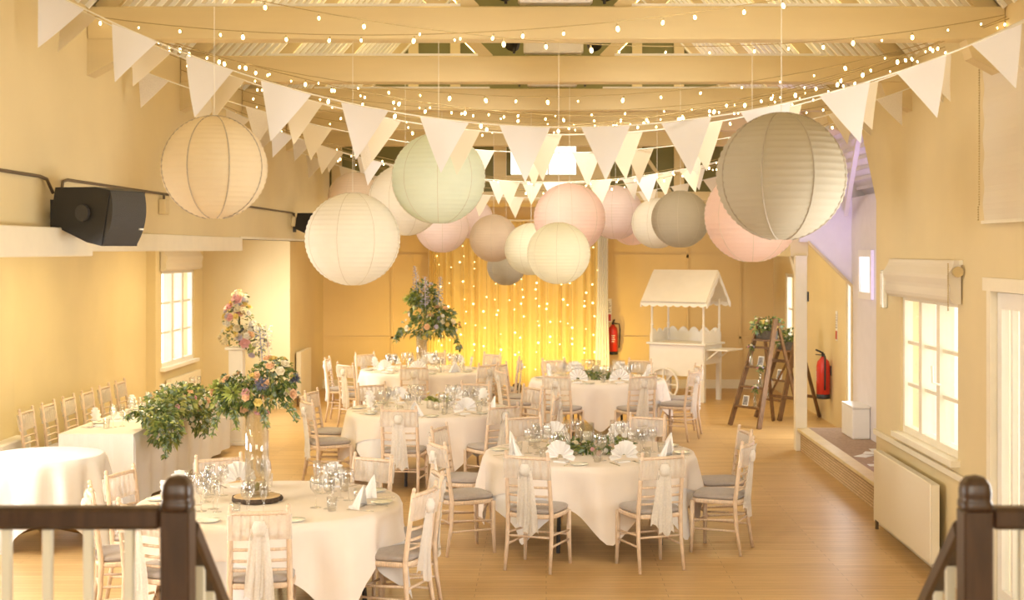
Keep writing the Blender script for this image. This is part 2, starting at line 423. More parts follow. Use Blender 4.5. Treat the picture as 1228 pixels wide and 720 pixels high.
for x0, x1, z0, z1 in ((-0.74, 0.9, 3.28, 3.55), (-0.74, -0.56, 3.55, 4.3), (0.42, 0.9, 3.55, 4.3), (-0.16, -0.06, 3.55, 4.3), (-0.74, 0.9, 4.25, 4.45)): mb.box(x0, x1, GABLE - 0.055, GABLE, z0, z1)
mb.box(-XW, XW, GABLE - 0.1, GABLE + 0.1, 3.2, 3.32)
for s_ in (-1, 1): mb.bar((s_ * 1.2, GABLE - 0.03, 4.1), (s_ * 1.75, GABLE - 0.03, 3.3), 0.05, 0.14, upv=(0, 1, 0))
struct('trim_1', mb, 'beam', label='cream timber framing of the gable')
g = struct('window_1', MB().box(-0.56, 0.42, GABLE + 0.02, GABLE + 0.06, 3.55, 3.57).box(-0.56, 0.42, GABLE + 0.02, GABLE + 0.06, 4.2, 4.25).box(-0.16, -0.06, GABLE + 0.01, GABLE + 0.07, 3.55, 4.25).box(0.02, 0.04, GABLE + 0.02, GABLE + 0.06, 3.55, 4.25), 'trim', label='small bright window high in the gable')
for x0, x1 in ((-0.56, -0.16), (-0.06, 0.42)):
    MB().box(x0, x1, GABLE + 0.035, GABLE + 0.042, 3.57, 4.2).build('pane', 'pane', g)

# roof trusses: tie beam, principal rafters and two leaning struts, corbels on the walls
k = 0
SPOT_ON = {7.1: 60, 9.5: 130, 11.9: 150, 14.3: 130, 16.7: 90}
TRUSS_LABEL = {4.7: 'cream roof truss above the stair', 7.1: 'cream roof truss carrying the largest taupe lantern', 9.5: 'cream roof truss carrying the mint and big white lanterns', 11.9: 'cream roof truss carrying the rose pink lantern', 14.3: 'cream roof truss carrying the blush lantern', 16.7: 'cream roof truss carrying the tan peach lantern', 19.1: 'cream roof truss nearest the olive gable'}
BEAMS_Y = (4.7, 7.1, 9.5, 11.9, 14.3, 16.7, 19.1)
for y in BEAMS_Y:
    t = thing('roof_truss', TRUSS_LABEL[y], 'truss', (0, y, 0), group='roof trusses of the hall')
    MB().box(-XW + 0.001, XW - 0.001, -0.09, 0.09, 3.9, 4.12, ch=0.008).build('tie_beam', 'beam', t)
    for s_ in (-1, 1):
        MB().bar((s_ * (XW - 0.08), 0, EAVE - 0.02), (s_ * 0.03, 0, EAVE - 0.05 + XW * PITCH), 0.12, 0.05, upv=(0, 1, 0)).build('principal_rafter', 'beam', t)
        if y < 12: MB().bar((s_ * 0.48, 0, 4.10), (s_ * 1.78, 0, EAVE - 0.10 + (XW - 1.78) * PITCH), 0.09, 0.13, upv=(0, 1, 0)).build('strut', 'beam', t)
        MB().prism([(s_ * XW, -0.085, 3.9), (s_ * (XW - 0.26), -0.085, 3.9), (s_ * (XW - 0.22), -0.085, 3.78), (s_ * XW, -0.085, 3.66)], (0, 0.17, 0), 0).build('corbel', 'beam', t)
    o = t
    # lighting bar on top of the tie beam with two black spot lamps
    f = thing('batten_light', 'white batten light fixture on top of the tie beam', 'ceiling light', (0.06, y - 0.02, 4.145), group='lights sitting on the tie beams')
    MB().box(-0.25, 0.25, -0.07, 0.07, 0.001, 0.13, ch=0.015).build('housing', 'white_paint', f)
    MB().tube([(-0.23, 0, 0.142), (0.23, 0, 0.142)], 0.016, 8).build('lamp_tube', 'lamp_tube', f)
    for s_ in (-1, 1):
        sp = thing('spot_lamp', 'small black spot lamp beside a batten light', 'spot lamp', (0.06 + s_ * 0.33, y - 0.02, 4.145), group='spot lamps on the tie beams')
        MB().tube([(0, 0, 0.001), (0, 0, 0.1)], 0.012, 6).build('bracket', 'black_metal', sp)
        MB().lathe([(0.02, -0.09), (0.05, -0.085), (0.06, 0.0), (0.065, 0.08), (0.05, 0.075), (0.0, 0.05)], 12, (0, 0, 0.12), rot=Matrix.Rotation(R(-122), 3, 'X') @ Matrix.Rotation(s_ * R(14), 3, 'Y')).build('lamp_head', 'black_plastic', sp)
        if y in SPOT_ON:
            d = bpy.data.lights.new('spot_lamp_beam', 'SPOT'); d.energy = SPOT_ON[y]; d.color = (1.0, 0.94, 0.84); d.spot_size = R(84); d.spot_blend = 0.9; d.shadow_soft_size = 0.10
            o = bpy.data.objects.new('spot_lamp_beam', d); COL.objects.link(o); o.location = (0.06 + s_ * 0.33, y + 0.11, 4.23); o.rotation_euler = Vector((s_ * 0.35, 1.0, -0.85)).to_track_quat('-Z', 'Y').to_euler()

for y in BEAMS_Y:  # strips hidden by the beams, added to bounce warm fill off the roof
    f = thing('added_strip', 'slim unseen light strip added on the ' + TRUSS_LABEL[y].replace('cream roof ', ''), 'light strip', (0, y, 4.121), group='added fill strips on the tie beams')
    for x in (-1.45, 1.45): MB().box(x - 0.88, x + 0.88, -0.07, 0.07, 0.0, 0.02).build('channel', 'white_paint', f)
for x, y, z, sx, sy, lab in [(-3.9, y, 2.765, 0.6, 1.2, 'aisle') for y in (8.5, 14.8, 18.6)] + [(x, 21.2, 3.245, 1.2, 0.6, 'far') for x in (-2.2, 0.0, 2.2)]:  # the far panels are unseen, added to warm the end wall
    f = thing('ceiling_panel_light', 'flat white panel light on the ' + ('aisle ceiling' if lab == 'aisle' else 'low ceiling beyond the gable, added as unseen fill'), 'ceiling light', (x, y, z), group='panel lights on the ' + lab + ' ceiling')
    MB().box(-sx / 2 - 0.02, sx / 2 + 0.02, -sy / 2 - 0.02, sy / 2 + 0.02, 0.0, 0.034).build('housing', 'white_paint', f)

# fascia boards and the pipe run on the left
struct('trim_2', MB().box(-XW - 0.17, -XW + 0.03, 4.2, 14.1, 2.49, 2.625, ch=0.006), 'trim', label='cream fascia board under the upper wall')
struct('trim_3', MB().box(-XW - 0.17, -XW + 0.14, -2.9, 9.1, 2.46, 2.635, ch=0.006), 'trim', label='boxed pelmet at the wall')
struct('trim_4', MB().box(-XW - 0.15, -XW + 0.012, 14.1, GABLE, 2.61, 2.635), 'trim')
# skirtings and back-wall battens
struct('baseboard_back', MB().box(-4.03, 4.1, 25.57, 25.6, 0, 0.16), 'trim')
mb = MB()
for x in (-2.78, -2.06, 2.55, 3.5): mb.box(x - 0.02, x + 0.02, 25.575, 25.6, 0.16, 3.28)
mb.box(-4.03, 4.1, 25.575, 25.6, 2.36, 2.42); mb.box(-4.03, 4.1, 25.575, 25.6, 0.9, 0.94)
struct('trim_5', mb, 'wall_back', label='cover battens on the end wall')
struct('baseboard_right', MB().box(XW - 0.025, XW, 9.8, 13.1, 0, 0.2, ch=0.004).box(XW - 0.025, XW, 4.2, 8.5, 0, 0.2), 'trim')
struct('trim_6', MB().box(XW - 0.03, XW, 9.8, 13.1, 0.80, 0.85, ch=0.005), 'trim', label='dado rail below the window')

# ---- windows
def side_window(name, X, inward, y0, y1, z0, z1, ncol, nrow, label, sill=True, m='white_paint'):
    """casement in a wall normal to X; inward is +1 when the room lies at larger X"""
    d = inward
    def bx(mb, ya, yb, za, zb, da, db):
        xa, xb = sorted((X + d * da, X + d * db)); return mb.box(xa, xb, ya, yb, za, zb)
    f = MB()
    fw = 0.06
    bx(f, y0, y1, z0, z0 + fw, -0.09, -0.02); bx(f, y0, y1, z1 - fw, z1, -0.09, -0.02)
    bx(f, y0, y0 + fw, z0 + fw, z1 - fw, -0.09, -0.02); bx(f, y1 - fw, y1, z0 + fw, z1 - fw, -0.09, -0.02)
    w_ = struct(name, f, m, label=label)
    cw = (y1 - y0 - 2 * fw) / ncol; chh = (z1 - z0 - 2 * fw) / nrow
    for c in range(ncol):
        ya = y0 + fw + c * cw
        if c:
            mm = MB(); bx(mm, ya - 0.045, ya + 0.045, z0 + fw, z1 - fw, -0.13, -0.015); mm.build('mullion', m, w_)
        for r in range(nrow):
            za = z0 + fw + r * chh
            mm = MB(); bx(mm, ya + 0.012, ya + cw - 0.012, za + 0.006, za + chh - 0.006, -0.062, -0.056); mm.build('pane', 'pane', w_)
            if r:
                mm = MB(); bx(mm, ya + 0.028, ya + cw - 0.028, za - 0.014, za + 0.014, -0.08, -0.04); mm.build('glazing_bar', m, w_)
    if sill:
        mm = MB(); bx(mm, y0 - 0.06, y1 + 0.06, z0 - 0.045, z0 + 0.002, -0.03, 0.07); mm.build('window_sill', m, w_)
    return w_
w2 = side_window('window_2', XW, -1, 10.5, 12.2, 0.94, 2.13, 3, 3, 'white casement window in the right wall', m='trim')
MB().tube([(XW + 0.01, 11.0, 1.45), (XW - 0.05, 11.0, 1.47), (XW - 0.055, 11.0, 1.60)], 0.011, 6).build('window_handle', 'china', w2)
w3 = side_window('window_3', -5.40, 1, 19.9, 21.75, 0.84, 2.22, 3, 3, 'white casement window in the left aisle')
side_window('window_4', 4.1, -1, 23.6, 24.3, 0.9, 2.1, 1, 2, 'narrow bright window near the back wall')
side_window('window_5', 4.1, -1, 18.75, 19.4, 0.28, 2.1, 1, 1, 'tall narrow window beside the extinguisher', sill=False)
side_window('window_6', -5.40, 1, 9.9, 12.1, 0.9, 2.2, 3, 3, 'white casement window of the aisle')
side_window('window_added_10', XW, -1, 5.4, 7.8, 0.94, 2.26, 3, 3, 'added unseen casement window of the right wall beside the stair', m='trim')  # out of view, added to bring in more side daylight
side_window('window_added_9', -5.40, 1, 5.7, 7.9, 0.9, 2.2, 3, 3, 'added unseen casement window at the front of the aisle')  # second aisle window out of view, added for its daylight
d1 = struct('door_1', MB().box(XW - 0.02, XW + 0.1, 8.49, 8.57, 0, 2.3).box(XW - 0.02, XW + 0.1, 9.68, 9.76, 0, 2.3).box(XW - 0.03, XW + 0.1, 8.43, 9.82, 2.22, 2.31), 'trim', label='glazed door frame in the right wall')
for y0 in (8.57, 9.125):
    f = MB().box(XW + 0.03, XW + 0.08, y0 + 0.003, y0 + 0.09, 0.01, 2.21).box(XW + 0.03, XW + 0.08, y0 + 0.46, y0 + 0.548, 0.01, 2.21).box(XW + 0.03, XW + 0.08, y0 + 0.09, y0 + 0.46, 0.01, 0.2).box(XW + 0.03, XW + 0.08, y0 + 0.09, y0 + 0.46, 2.1, 2.21)
    l = f.build('door_leaf', 'white_paint', d1)
    MB().box(XW + 0.05, XW + 0.056, y0 + 0.09, y0 + 0.46, 0.2, 2.1).build('pane', 'pane', l)
    MB().box(XW + 0.035, XW + 0.075, y0 + 0.255, y0 + 0.285, 0.2, 2.1).build('glazing_bar', 'white_paint', l)
MB().grid(60, 3, lambda u, v: Vector((XW + 0.13 + 0.018 * math.sin(u * 30), 8.56 + 1.13 * u, 0.03 + 2.18 * v))).build('net_curtain', 'net', d1, True)
f = MB().box(-2.7, 2.7, -3.12, -3.04, 2.0, 2.08).box(-2.7, 2.7, -3.12, -3.04, 4.52, 4.6)
for x in (-2.7, -1.35, -0.04, 1.27, 2.62): f.box(x, x + 0.08, -3.12, -3.04, 2.08, 4.52)
w7 = struct('window_added_7', f, 'white_paint', label='wide added window in the unseen end wall')  # window behind the camera, added as a source of frontal light
for x in (-2.62, -1.27, 0.04, 1.35): MB().box(x, x + 1.27, -3.085, -3.078, 2.08, 4.52).build('pane', 'pane', w7)

# ---- bay on the right: raised platform, sloped panel, lilac wall, post
PLAT = 0.28
pl = struct('floor_platform', MB().box(3.16, 4.1, 13.1, 17.7, 0, PLAT - 0.03), 'riser', label='raised bay platform with patterned riser')
MB().box(3.13, 4.1, 13.1, 17.7, PLAT - 0.03, PLAT).build('platform_top', 'carpet', pl)
MB().box(3.12, 3.27, 13.1, 17.7, PLAT - 0.035, PLAT + 0.004, ch=0.004).build('nosing', 'beam', pl)
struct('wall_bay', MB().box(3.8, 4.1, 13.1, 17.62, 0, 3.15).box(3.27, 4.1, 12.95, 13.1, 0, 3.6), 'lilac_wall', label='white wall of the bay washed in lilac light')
mb = MB().prism([(3.27, 17.62, 2.60), (3.8, 17.62, 2.05), (3.8, 17.62, 4.1), (3.15, 17.62, 4.1), (3.15, 17.62, 2.6)], (0, 0.08, 0), 0)
mb.box(3.8, 4.1, 17.62, 17.7, 0.28, 4.1)
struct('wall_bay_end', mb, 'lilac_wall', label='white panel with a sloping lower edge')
struct('trim_7', MB().bar((3.25, 17.6, 2.60), (3.82, 17.6, 2.03), 0.03, 0.05, upv=(0, 1, 0)).box(3.79, 3.84, 17.56, 17.62, 0.28, 2.07), 'beam')
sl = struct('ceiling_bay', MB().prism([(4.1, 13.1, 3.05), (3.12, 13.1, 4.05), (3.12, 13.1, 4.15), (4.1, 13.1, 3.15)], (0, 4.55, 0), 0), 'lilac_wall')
for i in range(9):
    tt = i / 9; x = 4.05 - tt * 0.85; z = 3.06 + tt * 0.87
    MB().box(x - 0.006, x + 0.006, 13.1, 17.6, z - 0.012, z + 0.03).build('board_joint', 'lilac_wall', sl)
struct('trim_8', MB().bar((3.70, 17.5, 2.95), (3.22, 14.5, 3.80), 0.05, 0.07), 'white_paint', label='white sloping rafter in the bay')
f = MB().box(3.76, 3.798, 16.42, 17.1, 1.92, 2.0).box(3.76, 3.798, 16.42, 17.1, 2.42, 2.5).box(3.76, 3.798, 16.42, 16.48, 2.0, 2.42).box(3.76, 3.798, 17.04, 17.1, 2.0, 2.42)
w8 = struct('window_8', f, 'white_paint', label='small bright window in the lilac bay wall')
MB().box(3.785, 3.797, 16.48, 17.04, 2.0, 2.42).build('pane', 'daylit_pane', w8)
# lilac stage light standing in the bay
ob = thing('stage_light', 'black stage light on the bay platform', 'stage light', (3.55, 13.35, PLAT))
MB().box(-0.1, 0.1, -0.1, 0.1, 0.001, 0.03).build('base', 'black_metal', ob)
MB().lathe([(0.03, -0.1), (0.085, -0.09), (0.095, 0.09), (0.08, 0.085), (0, 0.06)], 14, (0, 0, 0.17), rot=Matrix.Rotation(R(-40), 3, 'X')).build('lamp_head', 'black_plastic', ob)
MB().bar((-0.1, 0, 0.03), (-0.1, 0, 0.18), 0.02, 0.02).bar((0.1, 0, 0.03), (0.1, 0, 0.18), 0.02, 0.02).build('yoke', 'black_metal', ob)
d = bpy.data.lights.new('stage_light_beam', 'SPOT'); d.energy = 330; d.color = (0.50, 0.38, 1.0); d.spot_size = R(58); d.spot_blend = 0.7; d.shadow_soft_size = 0.06
o = bpy.data.objects.new('stage_light_beam', d); COL.objects.link(o); o.location = (3.55, 13.47, PLAT + 0.27)
o.rotation_euler = (Vector((3.95, 16.2, 3.4)) - o.location).to_track_quat('-Z', 'Y').to_euler()
# post and brace
pst = struct('trim_9', MB().box(3.10, 3.245, 17.62, 17.76, 0, 2.43, ch=0.006), 'trim', label='cream square post at the end of the platform')
MB().bar((3.17, 17.75, 2.12), (3.17, 18.3, 2.44), 0.06, 0.08).build('brace', 'trim', pst)
MB().box(3.247, 3.262, 17.6, 17.64, 1.86, 1.98).build('hinge', 'black_metal', pst)

# ================================================================== landing and balustrades in front
LAND = 0.85
struct('floor_landing', MB().box(-XW, XW, -3, 4.15, LAND - 0.15, LAND), 'floor', label='boarded landing above the hall')
st = struct('floor_stairs', MB().box(-1.03, 1.19, 4.15, 4.16, 0.0, LAND - 0.15), 'trim', label='short stair down into the hall')
for i in range(4):
    MB().box(-1.03, 1.19, 4.16 + i * 0.27, 4.45 + i * 0.27, LAND - 0.21 * (i + 1) + 0.15 - 0.04 if False else LAND - 0.17 * (i + 1) - 0.04, LAND - 0.17 * (i + 1)).build('tread', 'floor', st)
    MB().box(-1.03, 1.19, 4.16 + i * 0.27, 4.18 + i * 0.27, 0, LAND - 0.17 * (i + 1) - 0.04).build('riser', 'trim', st)
def balustrade(label, sgn, xn, xend):
    t = thing('balustrade', label, 'railing', (xn, 4.1, LAND))
    top = 1.85 - LAND
    MB().box(-0.042, 0.042, -0.042, 0.042, 0.001, top - 0.10, ch=0.005).build('newel_post', 'dark_wood', t)
    cap = [(0.040, 0.0), (0.044, 0.006), (0.044, 0.02), (0.040, 0.03), (0.042, 0.05), (0.038, 0.075), (0.025, 0.093), (0.0, 0.10)]
    def capf(u, v):
        i = v * (len(cap) - 1); a = int(min(i, len(cap) - 2)); fr = i - a
        r = cap[a][0] * (1 - fr) + cap[a + 1][0] * fr; z = cap[a][1] * (1 - fr) + cap[a + 1][1] * fr
        an = 2 * PI * u; cx, sx = math.cos(an), math.sin(an); q = (abs(cx) ** 5 + abs(sx) ** 5) ** (-1 / 5)
        return Vector((r * q * cx, r * q * sx, top - 0.10 + z))
    MB().grid(32, 22, capf, True).build('newel_cap', 'dark_wood', t, True)
    L = xend - xn
    x0, x1 = sorted((0.042 * sgn, L))
    MB().box(x0, x1, -0.035, 0.035, 0.845, 0.908, ch=0.012).build('handrail', 'dark_wood', t)
    MB().box(x0, x1, -0.03, 0.03, 0.06, 0.10, ch=0.004).build('bottom_rail', 'dark_wood', t)
    x = sgn * 0.14; meb = MB().box(-0.013, 0.013, -0.013, 0.013, 0.10, 0.845, ch=0.003).mesh('baluster', 'baluster')
    while abs(x) < abs(L) - 0.05:
        link('baluster', meb, t, (x, 0, 0)); x += sgn * 0.118
    # stair rail running down into the hall
    a = Vector((-sgn * 0.02, 0.05, 0.835)); b = Vector((-sgn * 0.02, 1.15, -0.06))
    MB().bar(a, b, 0.05, 0.06, ch=0.01).build('stair_handrail', 'dark_wood', t)
    b0 = Vector((-sgn * 0.02, 1.18, -LAND)); 
    MB().box(-sgn * 0.02 - 0.046, -sgn * 0.02 + 0.046, 1.13, 1.222, -LAND + 0.001, 0.08, ch=0.005).build('bottom_newel', 'dark_wood', t)
    for i in range(1, 8):
        f = i / 8.3; p = a.lerp(b, f)
        zt = -0.17 * (int((p.y + 4.1 - 4.16) / 0.27) + 1)
        MB().box(p.x - 0.013, p.x + 0.013, p.y - 0.013, p.y + 0.013, max(zt, -LAND + 0.001), p.z - 0.03).build('baluster', 'baluster', t)
balustrade('dark wooden balustrade with round-topped newel and pale spindles, left of the stair', -1, -1.065, -XW)
balustrade('dark wooden balustrade by the radiator wall, right of the stair', 1, 1.24, XW)

# ================================================================== chairs
def post_y(z): return -0.175 - 0.06 * (z - 0.44) / 0.48
def make_chair(sash_mat):
    t = bpy.data.objects.new('banquet_chair', None); COL.objects.link(t); t.empty_display_size = 0.1; t['category'] = 'chair'
    L = 'limewash'
    for s_ in (-1, 1):
        MB().tube([(s_ * 0.195, 0.195, 0), (s_ * 0.19, 0.19, 0.16), (s_ * 0.187, 0.187, 0.17), (s_ * 0.187, 0.187, 0.43)], [0.013, 0.017, 0.020, 0.019], 8).build('front_leg', L, t, True)
        MB().tube([(s_ * 0.19, -0.225, 0), (s_ * 0.185, -0.185, 0.25), (s_ * 0.182, -0.175, 0.44), (s_ * 0.178, post_y(0.7), 0.7), (s_ * 0.174, post_y(0.905), 0.905),
                   (s_ * 0.174, post_y(0.91), 0.91), (s_ * 0.174, post_y(0.92), 0.918), (s_ * 0.174, post_y(0.935), 0.935), (s_ * 0.174, post_y(0.94), 0.942)],
                  [0.013, 0.017, 0.019, 0.017, 0.016, 0.010, 0.015, 0.013, 0.004], 8).build('back_post', L, t, True)
    def se(u, r, rz, p=4.5):
        an = 2 * PI * u; c, s = math.cos(an), math.sin(an); q = (abs(c) ** p + abs(s) ** p) ** (-1 / p); return Vector((r * q * c, r * q * s, rz))
    pf = [(0.10, 0.415), (0.205, 0.415), (0.212, 0.425), (0.212, 0.44), (0.205, 0.45), (0.10, 0.45), (0.0, 0.45)]
    MB().grid(28, len(pf), lambda u, v: se(u, pf[round(v * (len(pf) - 1))][0], pf[round(v * (len(pf) - 1))][1]), True).build('seat_frame', L, t)
    pc = [(0.0, 0.451), (0.19, 0.451), (0.205, 0.46), (0.207, 0.475), (0.195, 0.488), (0.14, 0.498), (0.07, 0.502), (0.0, 0.503)]
    MB().grid(28, len(pc), lambda u, v: se(u, pc[round(v * (len(pc) - 1))][0], pc[round(v * (len(pc) - 1))][1]), True).build('seat_cushion', 'cushion', t, True)
    for z in (0.20, 0.29):
        for s_ in (-1, 1): MB().tube([(s_ * 0.19, 0.19, z - 0.02 + (0.02 if z < .25 else 0)), (s_ * 0.186, -0.186, z)], 0.009, 6).build('stretcher', L, t, True)
    MB().tube([(-0.19, 0.19, 0.235), (0.19, 0.19, 0.235)], 0.009, 6).build('stretcher', L, t, True)
    MB().tube([(-0.186, -0.186, 0.27), (0.186, -0.186, 0.27)], 0.009, 6).build('stretcher', L, t, True)
    for z, r in ((0.888, 0.0145), (0.735, 0.012), (0.66, 0.010), (0.59, 0.010), (0.53, 0.009)):
        yy = post_y(z); MB().tube([(-0.178, yy, z), (-0.09, yy - 0.012, z), (0, yy - 0.016, z), (0.09, yy - 0.012, z), (0.178, yy, z)], r, 6).build('back_rail', L, t, True)
    for x in (-0.115, -0.058, 0.0, 0.058, 0.115):
        MB().tube([(x, post_y(0.735) - 0.014, 0.735), (x, post_y(0.888) - 0.014, 0.888)], 0.0065, 5).build('spindle', L, t, True)
    # sash wrapped round the top of the back, knotted, with a tail hanging behind
    def band(u, v):
        an = 2 * PI * u; c, s = math.cos(an), math.sin(an); z = 0.725 + 0.155 * v
        q = (abs(c) ** 6 + abs(s) ** 3) ** (-1 / 6)
        pl = 1 + 0.18 * math.sin(46 * PI * u) * (0.5 + v)
        wv = 0.004 * math.sin(9 * v * PI + u * 17)
        return Vector((0.196 * q * c, post_y(z) - 0.012 + (0.030 * pl) * s + wv, z))
    sa = MB().grid(92, 7, band, True).build('sash', sash_mat + '_band', t, True)
    MB().lathe([(0.0, -0.05), (0.03, -0.045), (0.042, -0.015), (0.044, 0.015), (0.03, 0.045), (0.0, 0.05)], 12, (0, post_y(0.80) - 0.052, 0.80), sx=1.0, sy=0.62).build('sash_knot', sash_mat, sa, True)
    for s_ in (-1, 1):
        def tail(u, v, s_=s_):
            z = 0.80 - v * (0.50 if s_ > 0 else 0.44); wd = 0.042 + 0.025 * v
            x = s_ * (0.012 + 0.02 * v) + (u - 0.5) * 2 * wd
            y = post_y(max(z, 0.44)) - 0.05 - 0.012 * v + 0.012 * math.sin(u * 4 * PI + v * 2 + s_) * (0.4 + v)
            if v > 0.99: z += 0.02 * math.sin(u * 3 * PI)
            return Vector((x, y - 0.004 * s_, z))
        MB().grid(9, 9, tail).build('sash_tail', sash_mat + '_tail', sa, True)
    return t
proto = {'lace': make_chair('lace'), 'organza': make_chair('organza')}
used = set()
def place_chair(cx, cy, phi, r, label, group, kind='lace'):
    """phi: direction from the table centre, 0 towards the landing, positive to the right"""
    x = cx + r * math.sin(R(phi)); y = cy - r * math.cos(R(phi))
    rz = math.atan2(cy - y, cx - x) - PI / 2
    p = proto[kind]
    if kind not in used:
        used.add(kind); o = p; o.location = (x, y, 0); o.rotation_euler = (0, 0, rz); o['label'] = label; o['group'] = group
        o['category'] = 'chair'; return o
    o = copy_tree(p, (x, y, 0), rz, label, group); return o

# ================================================================== table ware
def me_wine():
    pr = [(0.034, 0.0), (0.034, 0.002), (0.006, 0.007), (0.004, 0.02), (0.004, 0.085), (0.012, 0.092), (0.032, 0.115), (0.037, 0.140), (0.033, 0.175), (0.029, 0.195), (0.0275, 0.195), (0.031, 0.175), (0.035, 0.14), (0.03, 0.117), (0.0, 0.096)]
    return MB().lathe([(r * 1.12, z * 1.12) for r, z in pr], 14).mesh('wine_glass', 'glass', True)
def me_flute():
    pr = [(0.031, 0.0), (0.031, 0.002), (0.005, 0.007), (0.004, 0.02), (0.004, 0.08), (0.012, 0.095), (0.024, 0.135), (0.026, 0.17), (0.022, 0.22), (0.021, 0.22), (0.024, 0.17), (0.022, 0.137), (0.0, 0.1)]
    return MB().lathe(pr, 14).mesh('champagne_flute', 'glass', True)
def me_tumbler():
    pr = [(0.026, 0.0), (0.029, 0.001), (0.036, 0.095), (0.0345, 0.095), (0.027, 0.008), (0.0, 0.006)]
    return MB().lathe(pr, 14).mesh('water_tumbler', 'glass', True)
def me_plate():
    return MB().lathe([(0.045, 0.0), (0.05, 0.003), (0.078, 0.013), (0.0785, 0.015), (0.05, 0.007), (0.0, 0.005)], 24).mesh('side_plate', 'china', True)
def me_knife():
    return MB().box(-0.006, 0.006, -0.10, -0.01, 0.0, 0.005).prism([(-0.008, -0.01, 0.001), (0.006, -0.01, 0.001), (0.006, 0.09, 0.001), (0.0, 0.11, 0.001), (-0.008, 0.095, 0.001)], (0, 0, 0.002), 0).mesh('table_knife', 'silver')
def me_fork():
    mb = MB().box(-0.004, 0.004, -0.10, 0.04, 0.0, 0.004).box(-0.010, 0.010, 0.04, 0.055, 0.001, 0.004)
    for x in (-0.008, -0.0027, 0.0027, 0.008): mb.box(x - 0.0016, x + 0.0016, 0.055, 0.10, 0.001, 0.004)
    return mb.mesh('table_fork', 'silver')
def me_napkin():
    """pleated fan standing on a folded foot"""
    mb = MB(); n = 18
    def fan(u, v):
        an = R(-8) + u * R(196); r = 0.025 + v * 0.115
        z = 0.045 + r * math.sin(an); pl = (1 if round(u * n) % 2 else -1) * (0.006 + 0.012 * v)
        return Vector((r * math.cos(an) * 0.98, pl + 0.004 - 0.02 * v * math.sin(an), max(z, 0.002)))
    mb.grid(n + 1, 5, fan)
    mb.prism([(-0.06, -0.012, 0.0005), (0.06, -0.012, 0.0005), (0.04, 0.075, 0.0005), (-0.04, 0.075, 0.0005)], (0, 0, 0.012), 0)
    return mb.mesh('napkin_fan', 'napkin')
def me_napkin2():
    """folded napkin peak"""
    mb = MB()
    def cone(u, v):
        an = R(-125) + u * R(250); r = (1 - v) ** 0.8 * 0.085 * (1 + 0.16 * math.sin(an * 5))
        return Vector((r * math.sin(an), r * 0.6 * math.cos(an) - 0.03 * v, v * 0.155 + 0.0005))
    mb.grid(26, 8, cone)
    mb.prism([(-0.08, 0.0, 0.0005), (0.08, 0.0, 0.0005), (0.05, 0.06, 0.0005), (-0.05, 0.06, 0.0005)], (0, 0, 0.014), 0)
    return mb.mesh('napkin_peak', 'napkin', True)
WARE = dict(wine_glass=me_wine(), champagne_flute=me_flute(), water_tumbler=me_tumbler(), side_plate=me_plate(), table_knife=me_knife(), table_fork=me_fork(), napkin_fan=me_napkin(), napkin_peak=me_napkin2())
WORDS = dict(wine_glass=('clear stemmed wine glass on {}', 'wine glass'), champagne_flute=('slim champagne flute on {}', 'champagne flute'), water_tumbler=('short clear water tumbler on {}', 'tumbler'),
             side_plate=('small pale side plate on {}', 'plate'), table_knife=('silver table knife on {}', 'knife'), table_fork=('silver table fork on {}', 'fork'),
             napkin_fan=('white pleated napkin fan on {}', 'napkin'), napkin_peak=('white napkin peak on {}', 'napkin'))
def ware(kind, x, y, z, rz, where, short):
    o = link(kind, WARE[kind], None, (x, y, z), (0, 0, rz)); lb, ct = WORDS[kind]
    return tag(o, lb.format(where), ct, kind.replace('_', ' ') + 's of ' + short)
def setting(cx, cy, phi, r, z, where, short, peak=False, nonap=False):
    """one place: the guest sits at direction phi"""
    out = Vector((math.sin(R(phi)), -math.cos(R(phi)), 0)); side = Vector((-out.y, out.x, 0)); rz = math.atan2(-out.y, -out.x) - PI / 2   # local +y points to the table centre
    c = Vector((cx, cy, 0))
    def put(kind, ro, sd, dr=0):
        p = c + out * ro + side * sd; ware(kind, p.x, p.y, z, rz + dr, where, short)
    j = random.uniform
    if not nonap: put('napkin_peak' if peak else 'napkin_fan', r - 0.20, 0.0, j(-0.25, 0.25))
    put('side_plate', r - 0.13, 0.19)
    put('table_fork', r - 0.14, 0.10, j(-0.05, 0.05)); put('table_knife', r - 0.14, -0.11, j(-0.05, 0.05))
    put('wine_glass', r - 0.37, -0.12); put('wine_glass', r - 0.475, -0.115); put('champagne_flute', r - 0.41, -0.015); put('water_tumbler', r - 0.31, -0.19)

def cloth_round(Rt, a, th0, ztop, off, seed, nang=120):
    """square cloth of half side a (turned by th0) on a round top of radius Rt; corners hang in soft points"""
    mb = MB(); rings = [0.0001, 0.3 * Rt, 0.7 * Rt, 0.96 * Rt, 1.0 * Rt]; nd = 9
    rnd = random.Random(seed); ph = rnd.uniform(0, 6)
    def fn(u, v):
        th = 2 * PI * u; tot = len(rings) + nd - 1; i = round(v * tot)
        if i < len(rings): return Vector((rings[i] * math.cos(th), rings[i] * math.sin(th), ztop + off - (0.004 if i == len(rings) - 1 else 0)))
        k = (i - len(rings) + 1) / nd
        c, s = abs(math.cos(th - th0)), abs(math.sin(th - th0)); edge = a / ((c ** 14 + s ** 14) ** (1 / 14))
        drop = (edge - Rt) * k
        fold = min(1, drop / 0.28) * (0.045 * math.sin(10 * th + ph) + 0.022 * math.sin(19 * th + 2 * ph))
        r = Rt + off + 0.012 * min(1, drop / 0.03) + 0.10 * drop * (0.35 + 0.65 * (drop / 0.7)) + fold
        return Vector((r * math.cos(th), r * math.sin(th), ztop + off - 0.004 - drop * 0.985))
    mb.grid(nang, len(rings) + nd, fn, True)
    return mb

